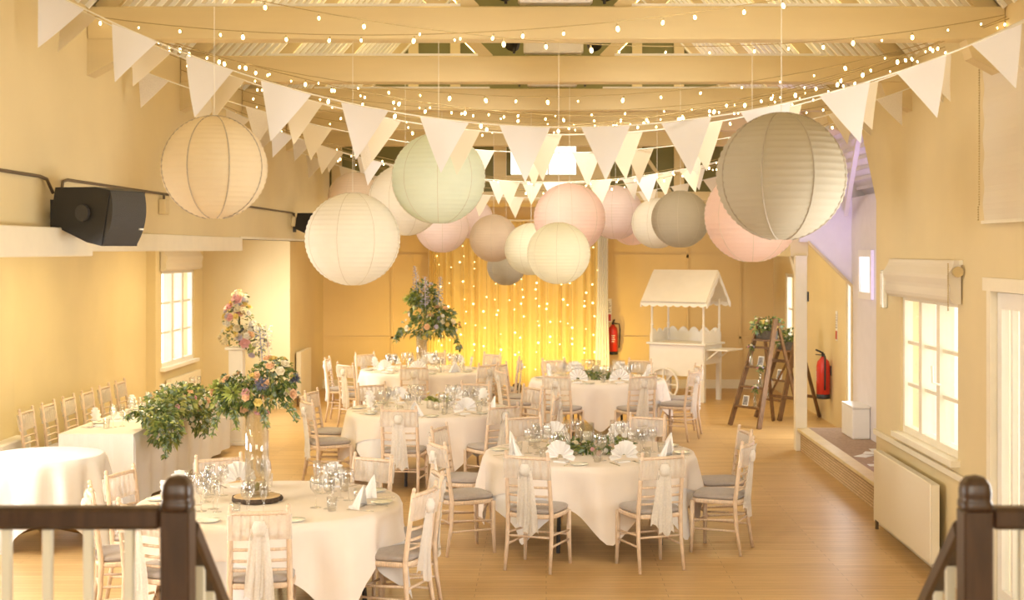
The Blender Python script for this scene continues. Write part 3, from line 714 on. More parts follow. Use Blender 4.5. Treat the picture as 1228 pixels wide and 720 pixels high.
TABLE_Z = 0.75
def round_table(cx, cy, where, chairs, corner, rc=1.17, Rt=0.90, peaks=(), nonap=()):
    t = thing('round_table', 'round banquet table with dark folding legs under cloths, ' + where['table'], 'table', (cx, cy, 0))
    MB().lathe([(0.0, 0.715), (Rt - 0.01, 0.715), (Rt, 0.72), (Rt, 0.738), (Rt - 0.01, 0.742), (0.0, 0.742)], 48).build('table_top', 'oak', t)
    for i in range(4):
        an = R(corner) + PI / 4 + i * PI / 2 + R(12); p = Vector((0.62 * math.cos(an), 0.62 * math.sin(an), 0))
        MB().tube([(p.x * 1.06, p.y * 1.06, 0.001), (p.x, p.y, 0.715)], 0.017, 8).build('leg', 'black_metal', t)
    th = R(corner) - PI / 2 + PI / 4      # a corner of the overlay points along 'corner' (0 = towards the landing)
    c1 = cloth_round(Rt, 1.15, th + PI / 4, TABLE_Z, -0.004, int(cx * 100) + 3).build('tablecloth', 'cloth_white', None, True); c1.location = (cx, cy, 0)
    tag(c1, 'white under cloth hanging from the round table, ' + where['table'], 'tablecloth')
    c2 = cloth_round(Rt + 0.003, 1.13, th, TABLE_Z, 0.004, int(cx * 100) + 3).build('table_overlay', 'cloth_overlay', None, True); c2.location = (cx, cy, 0)
    tag(c2, 'peach cream square top cloth on the round table, ' + where['table'], 'tablecloth')
    for i, ph in enumerate(chairs):
        kind = 'organza' if i % 3 == 2 else 'lace'
        side = 'stair side' if -45 < ph < 45 else 'platform side' if 45 <= ph < 135 else 'aisle side' if -135 < ph <= -45 else 'end wall side'
        wh = 'the ' + side + ' of ' + where['at']
        place_chair(cx, cy, ph, rc, ('limewashed chair with lace sash on ' if kind == 'lace' else 'limewashed chair with plain sheer sash on ') + wh, 'chairs of ' + where['at'], kind)
        setting(cx, cy, ph, Rt, TABLE_Z + 0.0045, wh, where['at'], i in peaks, i in nonap)

WA = dict(table='holding the log slice', at='the log slice table')
WB = dict(table='nearest the platform step', at='the platform step table')
WC = dict(table='with the low jars in its middle', at='the jar table')
WD = dict(table='in front of the sweet cart', at='the sweet cart table')
WE = dict(table='in front of the lit curtain', at='the curtain table')
A = (-1.92, 9.85); B = (0.376, 12.28); C = (-1.28, 15.6); D = (0.70, 19.25); E = (-1.80, 20.7)
round_table(*A, WA, [8, -32, 70, 106, 150, -150, -70, -106], 38, rc=0.95, peaks=(2, 3), nonap=(0, 1))
round_table(*B, WB, [22, -22, 67, 100, 155, -155, -65, -108], 8, peaks=(2, 3, 6, 7))
round_table(*C, WC, [-8, -62, -104, 37, 82, 127, 162, -146], 15, peaks=(0, 4))
round_table(*D, WD, [22, -24, 62, 98, 152, -155, -68, -110], 0, peaks=(2, 6))
round_table(*E, WE, [0, -45, -92, -136, 45, 90, 136, 178], 22, peaks=(4,))

# long top table in the left aisle
LX0, LX1, LY0, LY1 = -4.62, -3.93, 13.5, 17.6
t = thing('trestle_table', 'long trestle table under a white cloth in the left aisle', 'table', ((LX0 + LX1) / 2, (LY0 + LY1) / 2, 0))
hx, hy = (LX1 - LX0) / 2, (LY1 - LY0) / 2
MB().box(-hx, hx, -hy, hy, 0.715, 0.742, ch=0.004).build('table_top', 'oak', t)
for sx in (-1, 1):
    for sy in (-1, 1): MB().tube([(sx * (hx - 0.08), sy * (hy - 0.25), 0.001), (sx * (hx - 0.08), sy * (hy - 0.25), 0.715)], 0.016, 8).build('leg', 'black_metal', t)
def longcloth(u, v):
    per = 2 * (hx + hy) * 2 / 2; s = u * 4 * (hx + hy)
    segs = [(-hx, -hy, 1, 0, 2 * hx), (hx, -hy, 0, 1, 2 * hy), (hx, hy, -1, 0, 2 * hx), (-hx, hy, 0, -1, 2 * hy)]
    for x, y, dx, dy, L in segs:
        if s <= L + 1e-6: break
        s -= L
    px, py = x + dx * s, y + dy * s; nx, ny = dy, -dx
    if v < 0.01: return Vector((px, py, 0.749))
    d = (v - 0.02) * 0.70; wv = 0.018 * math.sin(u * 120) * min(1, d / 0.3) + 0.012 * min(1, d / .02)
    return Vector((px + nx * wv, py + ny * wv, 0.749 - max(d, 0)))
mb = MB().grid(260, 9, longcloth, True); mb.box(-hx, hx, -hy, hy, 0.744, 0.7495)
o = mb.build('tablecloth', 'cloth_white', None); o.location = t.location; tag(o, 'white floor length cloth on the long trestle table', 'tablecloth')
def over(u, v):
    x = -hx - 0.012 + u * (2 * hx + 0.024); lim = 0.16 + 0.30 * (1 - abs(2 * (0.5 + 0.5 * (u - 0.5) * 1.2) - 1.15))
    return Vector((x, -hy - 0.036 - 0.006 * math.sin(u * 20), 0.752 - v * (0.14 + 0.36 * u)))
mb = MB().grid(16, 6, over)
mb.add([over(i / 15, 0) for i in range(16)] + [Vector((-hx + i / 15 * 2 * hx, -hy + 0.9, 0.753)) for i in range(16)], [(i, i + 1, i + 17, i + 16) for i in range(15)])
o = mb.build('table_overlay', 'cloth_overlay'); o.location = t.location; tag(o, 'peach cream top cloth folded over the end of the long table', 'tablecloth')
WF = 'the long aisle table'
for i in range(6):
    y = 14.05 + 0.62 * i
    place_chair(-4.28, y, -90, 0.64, 'limewashed chair with ivory lace sash at the long table along the aisle wall', 'chairs along the aisle wall', 'lace' if i % 3 else 'organza')
    for kind, dx, dy, rz in (('napkin_peak' if i % 2 else 'napkin_fan', 0.16, 0.0, -PI / 2), ('side_plate', 0.13, 0.2, 0), ('table_fork', 0.14, 0.1, -PI / 2), ('table_knife', 0.14, -0.1, -PI / 2), ('wine_glass', 0.36, -0.1, 0), ('champagne_flute', 0.42, 0.0, 0), ('water_tumbler', 0.32, -0.19, 0)):
        ware(kind, LX0 + dx, y + dy, 0.7545, rz, WF, WF)

# small round table at the left edge with a floor-length cloth
gx, gy = -4.30, 12.15
t = thing('cake_table', 'small round table with white floor length cloth by the aisle', 'table', (gx, gy, 0))
MB().lathe([(0, 0.72), (0.49, 0.72), (0.495, 0.735), (0.49, 0.742), (0, 0.742)], 40).build('table_top', 'oak', t)
MB().tube([(0, 0, 0.1), (0, 0, 0.72)], 0.05, 10).build('pedestal', 'oak', t)
for i in range(4):
    an = R(20) + i * PI / 2; MB().tube([(0, 0, 0.17), (0.25 * math.cos(an), 0.25 * math.sin(an), 0.10), (0.5 * math.cos(an), 0.5 * math.sin(an), 0.035), (0.58 * math.cos(an), 0.58 * math.sin(an), 0.03)], [0.04, 0.04, 0.034, 0.03], 8).build('foot', 'oak', t, True)
o = cloth_round(0.495, 0.99, 0.4, TABLE_Z, 0.0, 5, 100).build('tablecloth', 'cloth_white', None, True); o.location = (gx, gy, 0); tag(o, 'white cloth with soft folds on the small round table', 'tablecloth')

# ================================================================== flowers
def leaf_cloud(mb, pts, size, rnd, droop=0.3):
    for p, n in pts:
        s = size * rnd.uniform(0.6, 1.25); d = Vector(n) + Vector((rnd.gauss(0, .5), rnd.gauss(0, .5), rnd.gauss(0, .5))); d.normalize()
        side = d.cross(Vector((rnd.gauss(0, 1), rnd.gauss(0, 1), rnd.gauss(0, 1)))).normalized(); up = side.cross(d)
        w_ = s * rnd.uniform(0.22, 0.36)
        b = Vector(p); m = b + d * s * 0.5 + up * s * 0.06; e = b + d * s + Vector((0, 0, -droop * s))
        mb.add([b, m + side * w_, e, m - side * w_], [(0, 1, 2), (0, 2, 3)])
def me_rose(m):
    mb = MB()
    for ring, (r, h, n, tilt) in enumerate(((0.5, 0.25, 6, 0.9), (0.36, 0.42, 5, 0.55), (0.2, 0.52, 4, 0.25))):
        for i in range(n):
            a = 2 * PI * (i + ring * 0.4) / n; wd = 2 * PI / n * 0.62
            vs = []
            for aa, rr, zz in ((a - wd, r * 0.45, 0.0), (a + wd, r * 0.45, 0.0), (a + wd * 0.9, r * (0.8 + 0.25 * tilt), h * 0.8), (a, r * (0.95 + 0.3 * tilt), h), (a - wd * 0.9, r * (0.8 + 0.25 * tilt), h * 0.8)):
                vs.append((rr * math.cos(aa) * 1.5, rr * math.sin(aa) * 1.5, zz * 1.3))
            mb.add(vs, [(0, 1, 2, 3, 4)])
    mb.lathe([(0.0, -0.1), (0.3, 0.0), (0.38, 0.2), (0.25, 0.45), (0.0, 0.5)], 8)
    return mb.mesh('bloom', m, True)
def me_spike(m):
    mb = MB(); rnd = random.Random(3)
    mb.tube([(0, 0, 0), (0, 0, 5.2)], 0.08, 5)
    for i in range(30):
        z = 0.4 + i * 0.165; r = 0.62 * (1 - 0.7 * i / 30); a = i * 2.4; c = Vector((r * math.cos(a), r * math.sin(a), z)); s = 0.5 * (1 - 0.5 * i / 30)
        for k in range(4):
            b = a + (k - 1.5) * 0.9; d = Vector((math.cos(b), math.sin(b), rnd.uniform(-.2, .6))) * s; e = Vector((-math.sin(b), math.cos(b), 0.3)) * s * 0.45
            mb.add([c, c + d * 0.6 + e, c + d, c + d * 0.6 - e], [(0, 1, 2, 3)])
    return mb.mesh('flower_spike', m)
def me_thistle(m):
    mb = MB(); rnd = random.Random(5)
    for i in range(46):
        d = Vector((rnd.gauss(0, 1), rnd.gauss(0, 1), rnd.gauss(0.3, 1))).normalized(); s = d.cross(Vector((0.3, 0.5, 0.8))).normalized() * 0.16
        mb.add([d * 0.25 + s, d * 0.25 - s, d], [(0, 1, 2)])
    return mb.mesh('bloom', m)
ROSE = {k: me_rose(k) for k in M if k.startswith('bl_')}
SPIKE = {k: me_spike(k) for k in ('bl_blue', 'bl_lilac', 'bl_white')}
THIS = {k: me_thistle(k) for k in ('bl_green', 'bl_blue', 'bl_dusk')}
def put_bloom(parent, me, p, n, s, rnd):
    o = link('flower_spike' if 'spike' in me.name else 'bloom', me, parent, p)
    q = Vector(n).normalized().to_track_quat('Z', 'Y'); o.rotation_euler = (q @ Matrix.Rotation(rnd.uniform(0, 6), 3, 'Z').to_quaternion()).to_euler(); o.scale = (s, s, s); return o
def bouquet(name, label, loc, shells, nleaf, leafsize, blooms, seed, stems=None, group=None, trails=()):
    """shells: (centre, radii) ellipsoids in local space; blooms: (kind, mat, count, size)"""
    rnd = random.Random(seed); t = thing(name, label, 'flowers', loc, group=group)
    def sample(front=False, inner=0.45):
        c, r = rnd.choice(shells); d = Vector((rnd.gauss(0, 1), rnd.gauss(0, 1), rnd.gauss(0, 1))).normalized(); k = 1.0 if front else rnd.uniform(inner, 1.0)
        return Vector(c) + Vector((d.x * r[0], d.y * r[1], d.z * r[2])) * k, d
    for mname, share in (('leaf_a', 0.5), ('leaf_b', 0.32), ('leaf_c', 0.18)):
        mb = MB(); leaf_cloud(mb, [sample() for _ in range(int(nleaf * share))], leafsize, rnd)
        for tr in trails:
            for _ in range(26):
                f = rnd.random(); p = Vector(tr[0]).lerp(Vector(tr[1]), f); p.z += 0.05 * math.sin(f * PI)
                leaf_cloud(mb, [(p, Vector((rnd.gauss(0, 1), rnd.gauss(0, 1), -0.4)))], leafsize * 0.8, rnd)
        o = mb.build('foliage', mname, t); o['kind'] = 'stuff'
    mb = MB()
    for c, r in shells: mb.tube([(0, 0, shells[0][0][2] - shells[0][1][2] * 0.6), c], 0.012, 5)
    for tr in trails: mb.tube(tr, 0.004, 4)
    mb.build('stems', 'stem', t)
    for kind, m, cnt, s in blooms:
        for _ in range(cnt):
            p, d = sample(True)
            for tries in range(6):
                if d.y < 0.25: break
                p, d = sample(True)
            me = {'rose': ROSE, 'thistle': THIS}.get(kind, ROSE).get(m) or ROSE[m]
            put_bloom(t, me, p, d + Vector((0, -0.25, 0.2)), s * rnd.uniform(0.8, 1.2), rnd)
    for m, p, n, s in (stems or []): put_bloom(t, SPIKE[m], p, n, s, rnd)
    return t
def tall_vase(cx, cy, z0, h, r, label):
    t = thing('glass_vase', label, 'vase', (cx, cy, z0))
    MB().lathe([(0, 0.0), (r, 0.0), (r, h), (r - 0.006, h), (r - 0.006, 0.015), (0, 0.012)], 28).build('cylinder', 'glass', t, True)
    MB().lathe([(r - 0.0075, 0.014), (r - 0.0075, 0.05), (0, 0.055)], 20).build('water', 'glass', t)
    rnd = random.Random(4); mb = MB()
    leaf_cloud(mb, [(Vector((rnd.uniform(-.03, .03), rnd.uniform(-.03, .03), rnd.uniform(.03, .085))), Vector((rnd.gauss(0, 1), rnd.gauss(0, 1), 0.6))) for _ in range(90)], 0.028, rnd)
    o = mb.build('moss_filling', 'leaf_b', t); o['kind'] = 'stuff'
# table A: log slice, tall vase, big bouquet
ax, ay = A[0] - 0.09, A[1]
t = thing('log_slice', 'round slice of log with dark bark under the vase', 'log slice', (ax, ay, 0.7555))
def bark(u, v): 
    an = 2 * PI * u; r = 0.165 * (1 + 0.03 * math.sin(7 * an) + 0.02 * math.sin(13 * an)) + (0.008 if 0.1 < v < 0.9 else 0); return Vector((r * math.cos(an), r * math.sin(an), v * 0.036))
MB().grid(48, 4, bark, True).build('bark', 'bark', t, False)
MB().lathe([(0, 0.0002), (0.160, 0.0002), (0.160, 0.0365), (0, 0.0365)], 36).build('cut_face', 'log_face', t)
VH = 0.60
tall_vase(ax, ay, 0.7925, VH, 0.082, 'tall clear glass cylinder vase on the log slice')
bouquet('tall_bouquet', 'large trailing bouquet of greenery and peach blooms on the log slice vase', (ax, ay, 0.7925 + VH),
        [((0, 0, 0.12), (0.27, 0.2, 0.14)), ((0.12, 0, 0.22), (0.15, 0.14, 0.14)), ((-0.16, 0, 0.10), (0.14, 0.13, 0.15))], 1500, 0.046,
        [('rose', 'bl_peach', 13, 0.04), ('rose', 'bl_cream', 9, 0.036), ('rose', 'bl_yellow', 5, 0.036), ('rose', 'bl_pink', 4, 0.034), ('thistle', 'bl_dusk', 2, 0.05), ('thistle', 'bl_green', 2, 0.1)], 11,
        trails=[((-0.2, -0.1, 0.05), (-0.28, -0.16, -0.16)), ((0.2, -0.1, 0.05), (0.3, -0.12, -0.08)), ((0.05, -0.15, 0.02), (0.1, -0.18, -0.1)), ((-0.15, -0.1, 0.0), (-0.1, -0.18, -0.12))])
# table E
tall_vase(E[0] - 0.02, E[1], 0.7555, 0.50, 0.08, 'tall clear glass cylinder vase before the lit curtain')
bouquet('tall_bouquet', 'tall pointed bouquet with blue delphiniums before the lit curtain', (E[0] + 0.03, E[1], 0.7555 + 0.50),
        [((0.08, 0, 0.12), (0.42, 0.25, 0.18)), ((0.02, 0, 0.36), (0.28, 0.2, 0.22)), ((-0.02, 0, 0.58), (0.20, 0.16, 0.2)), ((0.24, 0, 0.26), (0.2, 0.16, 0.18))], 900, 0.085,
        [('rose', 'bl_cream', 12, 0.05), ('rose', 'bl_peach', 6, 0.048), ('rose', 'bl_yellow', 3, 0.05), ('rose', 'bl_white', 12, 0.03), ('thistle', 'bl_green', 2, 0.13), ('rose', 'bl_lilac', 3, 0.045)], 12,
        stems=[('bl_blue', (-0.1, -0.1, 0.62), (-0.1, 0, 1), 0.075), ('bl_lilac', (0.02, -0.18, 0.42), (0, -0.1, 1), 0.085), ('bl_blue', (0.2, -0.15, 0.45), (0.1, 0, 1), 0.078)],
        trails=[((0.35, -0.1, 0.1), (0.52, -0.1, -0.2)), ((-0.3, -0.1, 0.1), (-0.42, -0.1, -0.08))])
# low rings with candles on B and D
def low_ring(cx, cy, label, lab2, seed, s=1.0):
    bouquet('flower_ring', label, (cx, cy, 0.756), [((0.22 * math.cos(a) * s, 0.16 * math.sin(a) * s, 0.055), (0.11 * s, 0.10 * s, 0.055)) for a in [i * PI / 4 for i in range(8)]], 620, 0.05,
            [('rose', 'bl_peach', 10, 0.03), ('rose', 'bl_cream', 9, 0.028), ('rose', 'bl_pink', 5, 0.028), ('rose', 'bl_white', 8, 0.022), ('thistle', 'bl_green', 4, 0.045)], seed, group=None)
    h = thing('hurricane_candle', lab2, 'candle', (cx - 0.02, cy, 0.7555))
    MB().lathe([(0.06, 0), (0.06, 0.25), (0.056, 0.25), (0.056, 0.01), (0, 0.008)], 24).build('glass_cylinder', 'glass', h, True)
    MB().lathe([(0, 0.011), (0.037, 0.011), (0.038, 0.17), (0.034, 0.176), (0.012, 0.172), (0, 0.172)], 20).build('pillar_candle', 'candle', h)
    MB().tube([(0, 0, 0.172), (0.002, 0, 0.185)], 0.0015, 5).build('wick', 'black_metal', h)
low_ring(B[0] + 0.0, B[1] - 0.02, 'low ring of greenery and pale roses on the table by the platform', 'ivory pillar candle in a glass cylinder on the table by the platform', 21, 1.15)
low_ring(D[0] + 0.0, D[1], 'low ring of greenery and peach roses before the sweet cart', 'ivory pillar candle in a glass cylinder before the sweet cart', 22, 1.15)
# low jars on C
for i, (dx, dy) in enumerate(((-0.1, 0), (0.08, 0.06), (0.12, -0.1), (-0.02, -0.14))):
    j = thing('flower_jar', 'small glass jar with pale blooms on the table with jars', 'jar', (C[0] + 0.1 + dx, C[1] + dy, 0.7555), group='jars in the middle of a table')
    MB().lathe([(0, 0.0), (0.035, 0.0), (0.038, 0.01), (0.038, 0.08), (0.028, 0.095), (0.03, 0.11), (0.027, 0.11), (0.025, 0.096), (0.034, 0.08), (0.034, 0.012), (0, 0.01)], 14).build('jar_glass', 'glass', j, True)
    rnd = random.Random(i); mb = MB(); leaf_cloud(mb, [(Vector((0, 0, 0.09)), Vector((rnd.gauss(0, 1), rnd.gauss(0, 1), 1.2))) for _ in range(26)], 0.07, rnd); o = mb.build('foliage', 'leaf_b', j); o['kind'] = 'stuff'
    for k in range(3): put_bloom(j, ROSE[['bl_cream', 'bl_yellow', 'bl_white'][k]], (0.03 * math.cos(k * 2.1 + i), 0.03 * math.sin(k * 2.1 + i), 0.14 + 0.02 * k), (math.cos(k * 2.1), -0.4, 1), 0.022, rnd)
# garland on the long table, spilling over its front
bouquet('table_garland', 'broad green garland spilling over the long aisle table', (-3.84, 14.6, 0.80),
        [((0.05, -0.75 + i * 0.32, 0.10 + 0.07 * math.sin(i * 0.75)), (0.19, 0.24, 0.16)) for i in range(6)] + [((0.16, -0.9, -0.05), (0.16, 0.16, 0.16)), ((0.13, 0.65, -0.08), (0.1, 0.2, 0.2))], 2300, 0.065,
        [('rose', 'bl_cream', 16, 0.036), ('rose', 'bl_peach', 8, 0.04), ('rose', 'bl_green', 8, 0.045), ('rose', 'bl_pink', 4, 0.03)], 31,
        trails=[((0.18, -0.95, 0.0), (0.2, -1.05, -0.28)), ((0.2, -0.7, 0.0), (0.24, -0.75, -0.2)), ((0.2, 0.5, 0.0), (0.22, 0.45, -0.3)), ((0.0, -1.0, 0.1), (-0.15, -1.15, 0.12))])
# pedestal with a pastel bouquet at the end of the aisle
pz = thing('flower_pedestal', 'white square pedestal under the pastel bouquet in the aisle', 'pedestal', (-3.97, 18.2, 0))
MB().box(-0.13, 0.13, -0.13, 0.13, 0.001, 0.05, ch=0.008).build('plinth', 'white_paint', pz)
MB().box(-0.09, 0.09, -0.09, 0.09, 0.05, 1.22, ch=0.006).build('column', 'white_paint', pz)
MB().box(-0.13, 0.13, -0.13, 0.13, 1.22, 1.26, ch=0.008).build('capital', 'white_paint', pz)
bouquet('pastel_bouquet', 'pastel bouquet of pink, yellow and blue flowers on the white pedestal', (-3.94, 18.2, 1.262),
        [((0.0, 0, 0.12), (0.24, 0.2, 0.14)), ((0.0, 0, 0.36), (0.2, 0.16, 0.18)), ((0.2, 0, 0.08), (0.16, 0.14, 0.22)), ((0.0, 0, 0.56), (0.1, 0.1, 0.14))], 380, 0.06,
        [('rose', 'bl_pink', 5, 0.075), ('rose', 'bl_cream', 16, 0.055), ('rose', 'bl_yellow', 11, 0.055), ('rose', 'bl_white', 16, 0.05), ('rose', 'bl_peach', 6, 0.055), ('rose', 'bl_lilac', 9, 0.05), ('thistle', 'bl_dusk', 1, 0.07)], 32,
        stems=[('bl_blue', (0.28, -0.1, 0.25), (0.1, -0.1, -1), 0.085), ('bl_white', (0.36, -0.1, 0.3), (0.1, 0, -1), 0.085), ('bl_lilac', (-0.02, -0.1, 0.42), (0, 0, 1), 0.06)])

# ================================================================== sweet cart by the back wall
ct = thing('sweet_cart', 'white wooden sweet cart with a scalloped roof by the back wall', 'cart', (2.33, 23.7, 0), R(-33))
W2, D2 = 0.50, 0.32; BZ0, BZ1, RZ0, RZ1 = 0.62, 0.93, 1.62, 2.14
MB().box(-W2, W2, -D2, -D2 + 0.025, 0.42, BZ1).build('front_panel', 'white_paint', ct)
MB().box(-W2, W2, D2 - 0.025, D2, BZ0, BZ1).build('rear_panel', 'white_paint', ct)
for s_ in (-1, 1): MB().box(s_ * W2 - 0.0125, s_ * W2 + 0.0125, -D2, D2, BZ0, BZ1).build('side_panel', 'white_paint', ct)
MB().box(-W2 - 0.05, W2 + 0.05, -D2 - 0.05, D2 + 0.05, BZ1, BZ1 + 0.035, ch=0.006).build('counter', 'white_paint', ct)
for sx in (-1, 1):
    for sy in (-1, 1):
        MB().box(sx * (W2 - 0.03) - 0.035, sx * (W2 - 0.03) + 0.035, sy * (D2 - 0.03) - 0.035, sy * (D2 - 0.03) + 0.035, 0.001, BZ0 + 0.05).build('leg', 'white_paint', ct)
        x, y = sx * (W2 - 0.02), sy * (D2 - 0.03)
        MB().tube([(x, y, BZ1 + 0.035), (x, y, BZ1 + 0.3), (x, y, BZ1 + 0.32), (x, y, BZ1 + 0.35), (x, y, RZ0 + 0.06)], [0.026, 0.02, 0.027, 0.018, 0.018], 8).build('roof_post', 'white_paint', ct)
def scallop_board(a, b, z0, h, n, th):
    a = Vector(a); b = Vector(b); N = n * 6; mb = MB(); nrm = Vector((-(b - a).y, (b - a).x, 0)).normalized() * th
    lo = []; hi = []
    for i in range(N + 1):
        p = a.lerp(b, i / N); s = abs(math.sin(i / N * n * PI)); lo.append(Vector((p.x, p.y, z0))); hi.append(Vector((p.x, p.y, z0 + h * (0.65 + 0.35 * s))))
    poly = lo + hi[::-1]; nn = len(poly); vs = poly + [p + nrm for p in poly]; K = N + 1
    fs = [(i, i + 1, nn - 2 - i, nn - 1 - i) for i in range(N)] + [(nn + nn - 1 - i, nn + nn - 2 - i, nn + i + 1, nn + i) for i in range(N)] + [(i, (i + 1) % nn, nn + (i + 1) % nn, nn + i) for i in range(nn)]
    return mb.add(vs, fs)
scallop_board((-W2, D2, 0), (W2, D2, 0), BZ1 + 0.035, 0.24, 5, -0.02).build('scalloped_back', 'white_paint', ct)
for s_ in (-1, 1): scallop_board((s_ * W2, -D2, 0), (s_ * W2, D2, 0), BZ1 + 0.035, 0.22, 3, 0.02 * s_).build('scalloped_side', 'white_paint', ct)
rx = W2 + 0.1; ry = D2 + 0.12
for s_ in (-1, 1):
    MB().prism([(-rx, s_ * ry, RZ0), (-rx, 0, RZ1), (-rx, 0, RZ1 + 0.03), (-rx, s_ * ry, RZ0 + 0.03)], (2 * rx, 0, 0), 0).build('roof_panel', 'white_paint', ct)
    mbv = scallop_board((-rx, s_ * ry, 0), (rx, s_ * ry, 0), 0, 0.09, 8, -0.015 * s_)
    mbv.v = [(v[0], v[1], RZ0 + 0.03 - v[2]) for v in mbv.v]; mbv.build('valance', 'white_paint', ct)
for s_ in (-1, 1):   # barge boards with a wavy edge
    for sy in (-1, 1):
        n = 16; poly = []
        for i in range(n + 1):
            f = i / n; poly.append((s_ * rx, sy * ry * (1 - f), RZ0 + (RZ1 - RZ0) * f))
        low = []
        for i in range(n, -1, -1):
            f = i / n; low.append((s_ * rx, sy * ry * (1 - f), RZ0 + (RZ1 - RZ0) * f - 0.07 - 0.04 * abs(math.sin(f * 3 * PI))))
        MB().prism(poly + low, (0.02 * s_, 0, 0), 0).build('barge_board', 'white_paint', ct)
for x in (-0.22, ):
    wl = MB()
    for i in range(24): 
        a0, a1 = 2 * PI * i / 24, 2 * PI * (i + 1) / 24
        wl.bar((x + 0.27 * math.cos(a0), -D2 - 0.05, 0.275 + 0.27 * math.sin(a0)), (x + 0.27 * math.cos(a1), -D2 - 0.05, 0.275 + 0.27 * math.sin(a1)), 0.03, 0.035, upv=(0, 1, 0))
    wo = wl.build('wheel', 'white_paint', ct)
    for i in range(8):
        a0 = 2 * PI * i / 8; MB().bar((x, -D2 - 0.05, 0.275), (x + 0.26 * math.cos(a0), -D2 - 0.05, 0.275 + 0.26 * math.sin(a0)), 0.018, 0.025, upv=(0, 1, 0)).build('spoke', 'white_paint', wo)
    MB().lathe([(0, -0.03), (0.045, -0.03), (0.045, 0.03), (0, 0.03)], 12, (x, -D2 - 0.05, 0.275), rot=Matrix.Rotation(R(90), 3, 'X')).build('hub', 'white_paint', wo)
MB().box(W2 + 0.02, W2 + 0.42, -D2 + 0.05, D2 - 0.05, 0.85, 0.875, ch=0.005).build('side_flap', 'white_paint', ct)
for sy in (-1, 1): MB().bar((W2 + 0.01, sy * (D2 - 0.1), 0.7), (W2 + 0.22, sy * (D2 - 0.1), 0.86), 0.02, 0.025).build('flap_bracket', 'white_paint', ct)

# ================================================================== stepladders with flowers and photographs
def stepladder(label, loc, rz, h, w0, w1, spread, nst):
    t = thing('stepladder', label, 'stepladder', loc, rz)
    m = 'ladder_wood'; a0 = -spread * 0.55; a1 = spread * 0.45
    for s_ in (-1, 1):
        MB().bar((s_ * w0, a0, 0.004), (s_ * w1, 0.0, h), 0.03, 0.075, upv=(0, 1, 0.4)).build('front_stile', m, t)
        MB().bar((s_ * w0 * 0.95, a1, 0.004), (s_ * w1 * 0.95, 0.05, h - 0.06), 0.025, 0.05, upv=(0, 1, -0.3)).build('rear_stile', m, t)
    for i in range(nst):
        f = (i + 1) / (nst + 1.1) * 0.93; wv = w0 + (w1 - w0) * f - 0.012; y = a0 * (1 - f)
        MB().box(-wv, wv, y - 0.05, y + 0.05, h * f - 0.012, h * f + 0.012, ch=0.003).build('tread', m, t)
    wv = w1 + 0.03
    f = 0.80; MB().box(-(w0 + (w1 - w0) * f) + 0.012, (w0 + (w1 - w0) * f) - 0.012, a0 * (1 - f) - 0.06, a1 * (1 - f) + 0.04, h * f - 0.012, h * f + 0.012).build('platform', m, t)
    for f in (0.25, 0.6):
        wv = (w0 + (w1 - w0) * f) * 0.95; y = a1 * (1 - f) + 0.03 * f; MB().bar((-wv, y, h * f), (wv, y, h * f), 0.02, 0.045).build('rear_rail', m, t)
    MB().bar((-w0 * 0.9, a1 * 0.75 + 0.01, h * 0.25), (w0 * 0.75, a1 * 0.4 + 0.01, h * 0.6), 0.015, 0.03).build('diagonal_brace', m, t)
    return t
def put(root, p, q):  # a point given in the ladder's own frame
    return Matrix.Translation(root[0]) @ Matrix.Rotation(root[1], 4, 'Z') @ Vector(p)
L1 = (Vector((3.17, 20.25, 0)), R(-54)); L2 = (Vector((3.64, 21.15, 0)), R(-58))
stepladder('old brown wooden stepladder dressed with flowers, nearest the sweet cart', L1[0], L1[1], 1.52, 0.29, 0.15, 0.85, 4)
stepladder('old brown wooden stepladder standing behind the cream post', L2[0], L2[1], 1.25, 0.26, 0.15, 0.80, 3)
def crate_flowers(L, z, lab1, lab2, seed, y=-0.03):
    p = put(L, (0, y, z), 0); o = thing('flower_trough', lab1, 'trough', p, L[1])
    MB().box(-0.15, 0.15, -0.07, -0.058, 0.001, 0.12).build('board', 'crate_grey', o); MB().box(-0.15, 0.15, 0.058, 0.07, 0.001, 0.12).build('board', 'crate_grey', o)
    for s_ in (-1, 1): MB().box(s_ * 0.144 - 0.006, s_ * 0.144 + 0.006, -0.058, 0.058, 0.001, 0.12).build('end_board', 'crate_grey', o)
    MB().box(-0.138, 0.138, -0.058, 0.058, 0.001, 0.09).build('soil', 'bark', o)
    bouquet('trough_flowers', lab2, p + Vector((0, 0, 0.095)), [((x, 0, 0.10), (0.10, 0.08, 0.11)) for x in (-0.12, 0, 0.12)], 260, 0.065,
            [('rose', 'bl_yellow', 10, 0.026), ('rose', 'bl_cream', 12, 0.024), ('rose', 'bl_green', 4, 0.03)], seed)
crate_flowers(L1, 1.52 * 0.80 + 0.014, 'small dark wooden trough on top of the stepladder by the cart', 'pale yellow flowers in the trough by the cart', 41)
crate_flowers(L2, 1.25 * 0.80 + 0.014, 'small dark wooden trough on the stepladder behind the post', 'pale flowers in the trough behind the post', 42)
def on_tread(L, h, i, nst, spread, x):
    f = (i + 1) / (nst + 1.1) * 0.93; return put(L, (x, -spread * 0.55 * (1 - f), h * f + 0.013), 0)
def photo(p, rz, lab):
    o = thing('photo_frame', lab, 'photo', p, rz, 'photographs on the stepladders')
    m = Matrix.Rotation(R(-14), 4, 'X')
    MB().box(-0.055, 0.055, -0.004, 0.004, 0.003, 0.15, m).build('mount', 'plastic_label', o)
    MB().box(-0.045, 0.045, -0.006, -0.0042, 0.015, 0.138, m).build('print', 'photo_print', o)
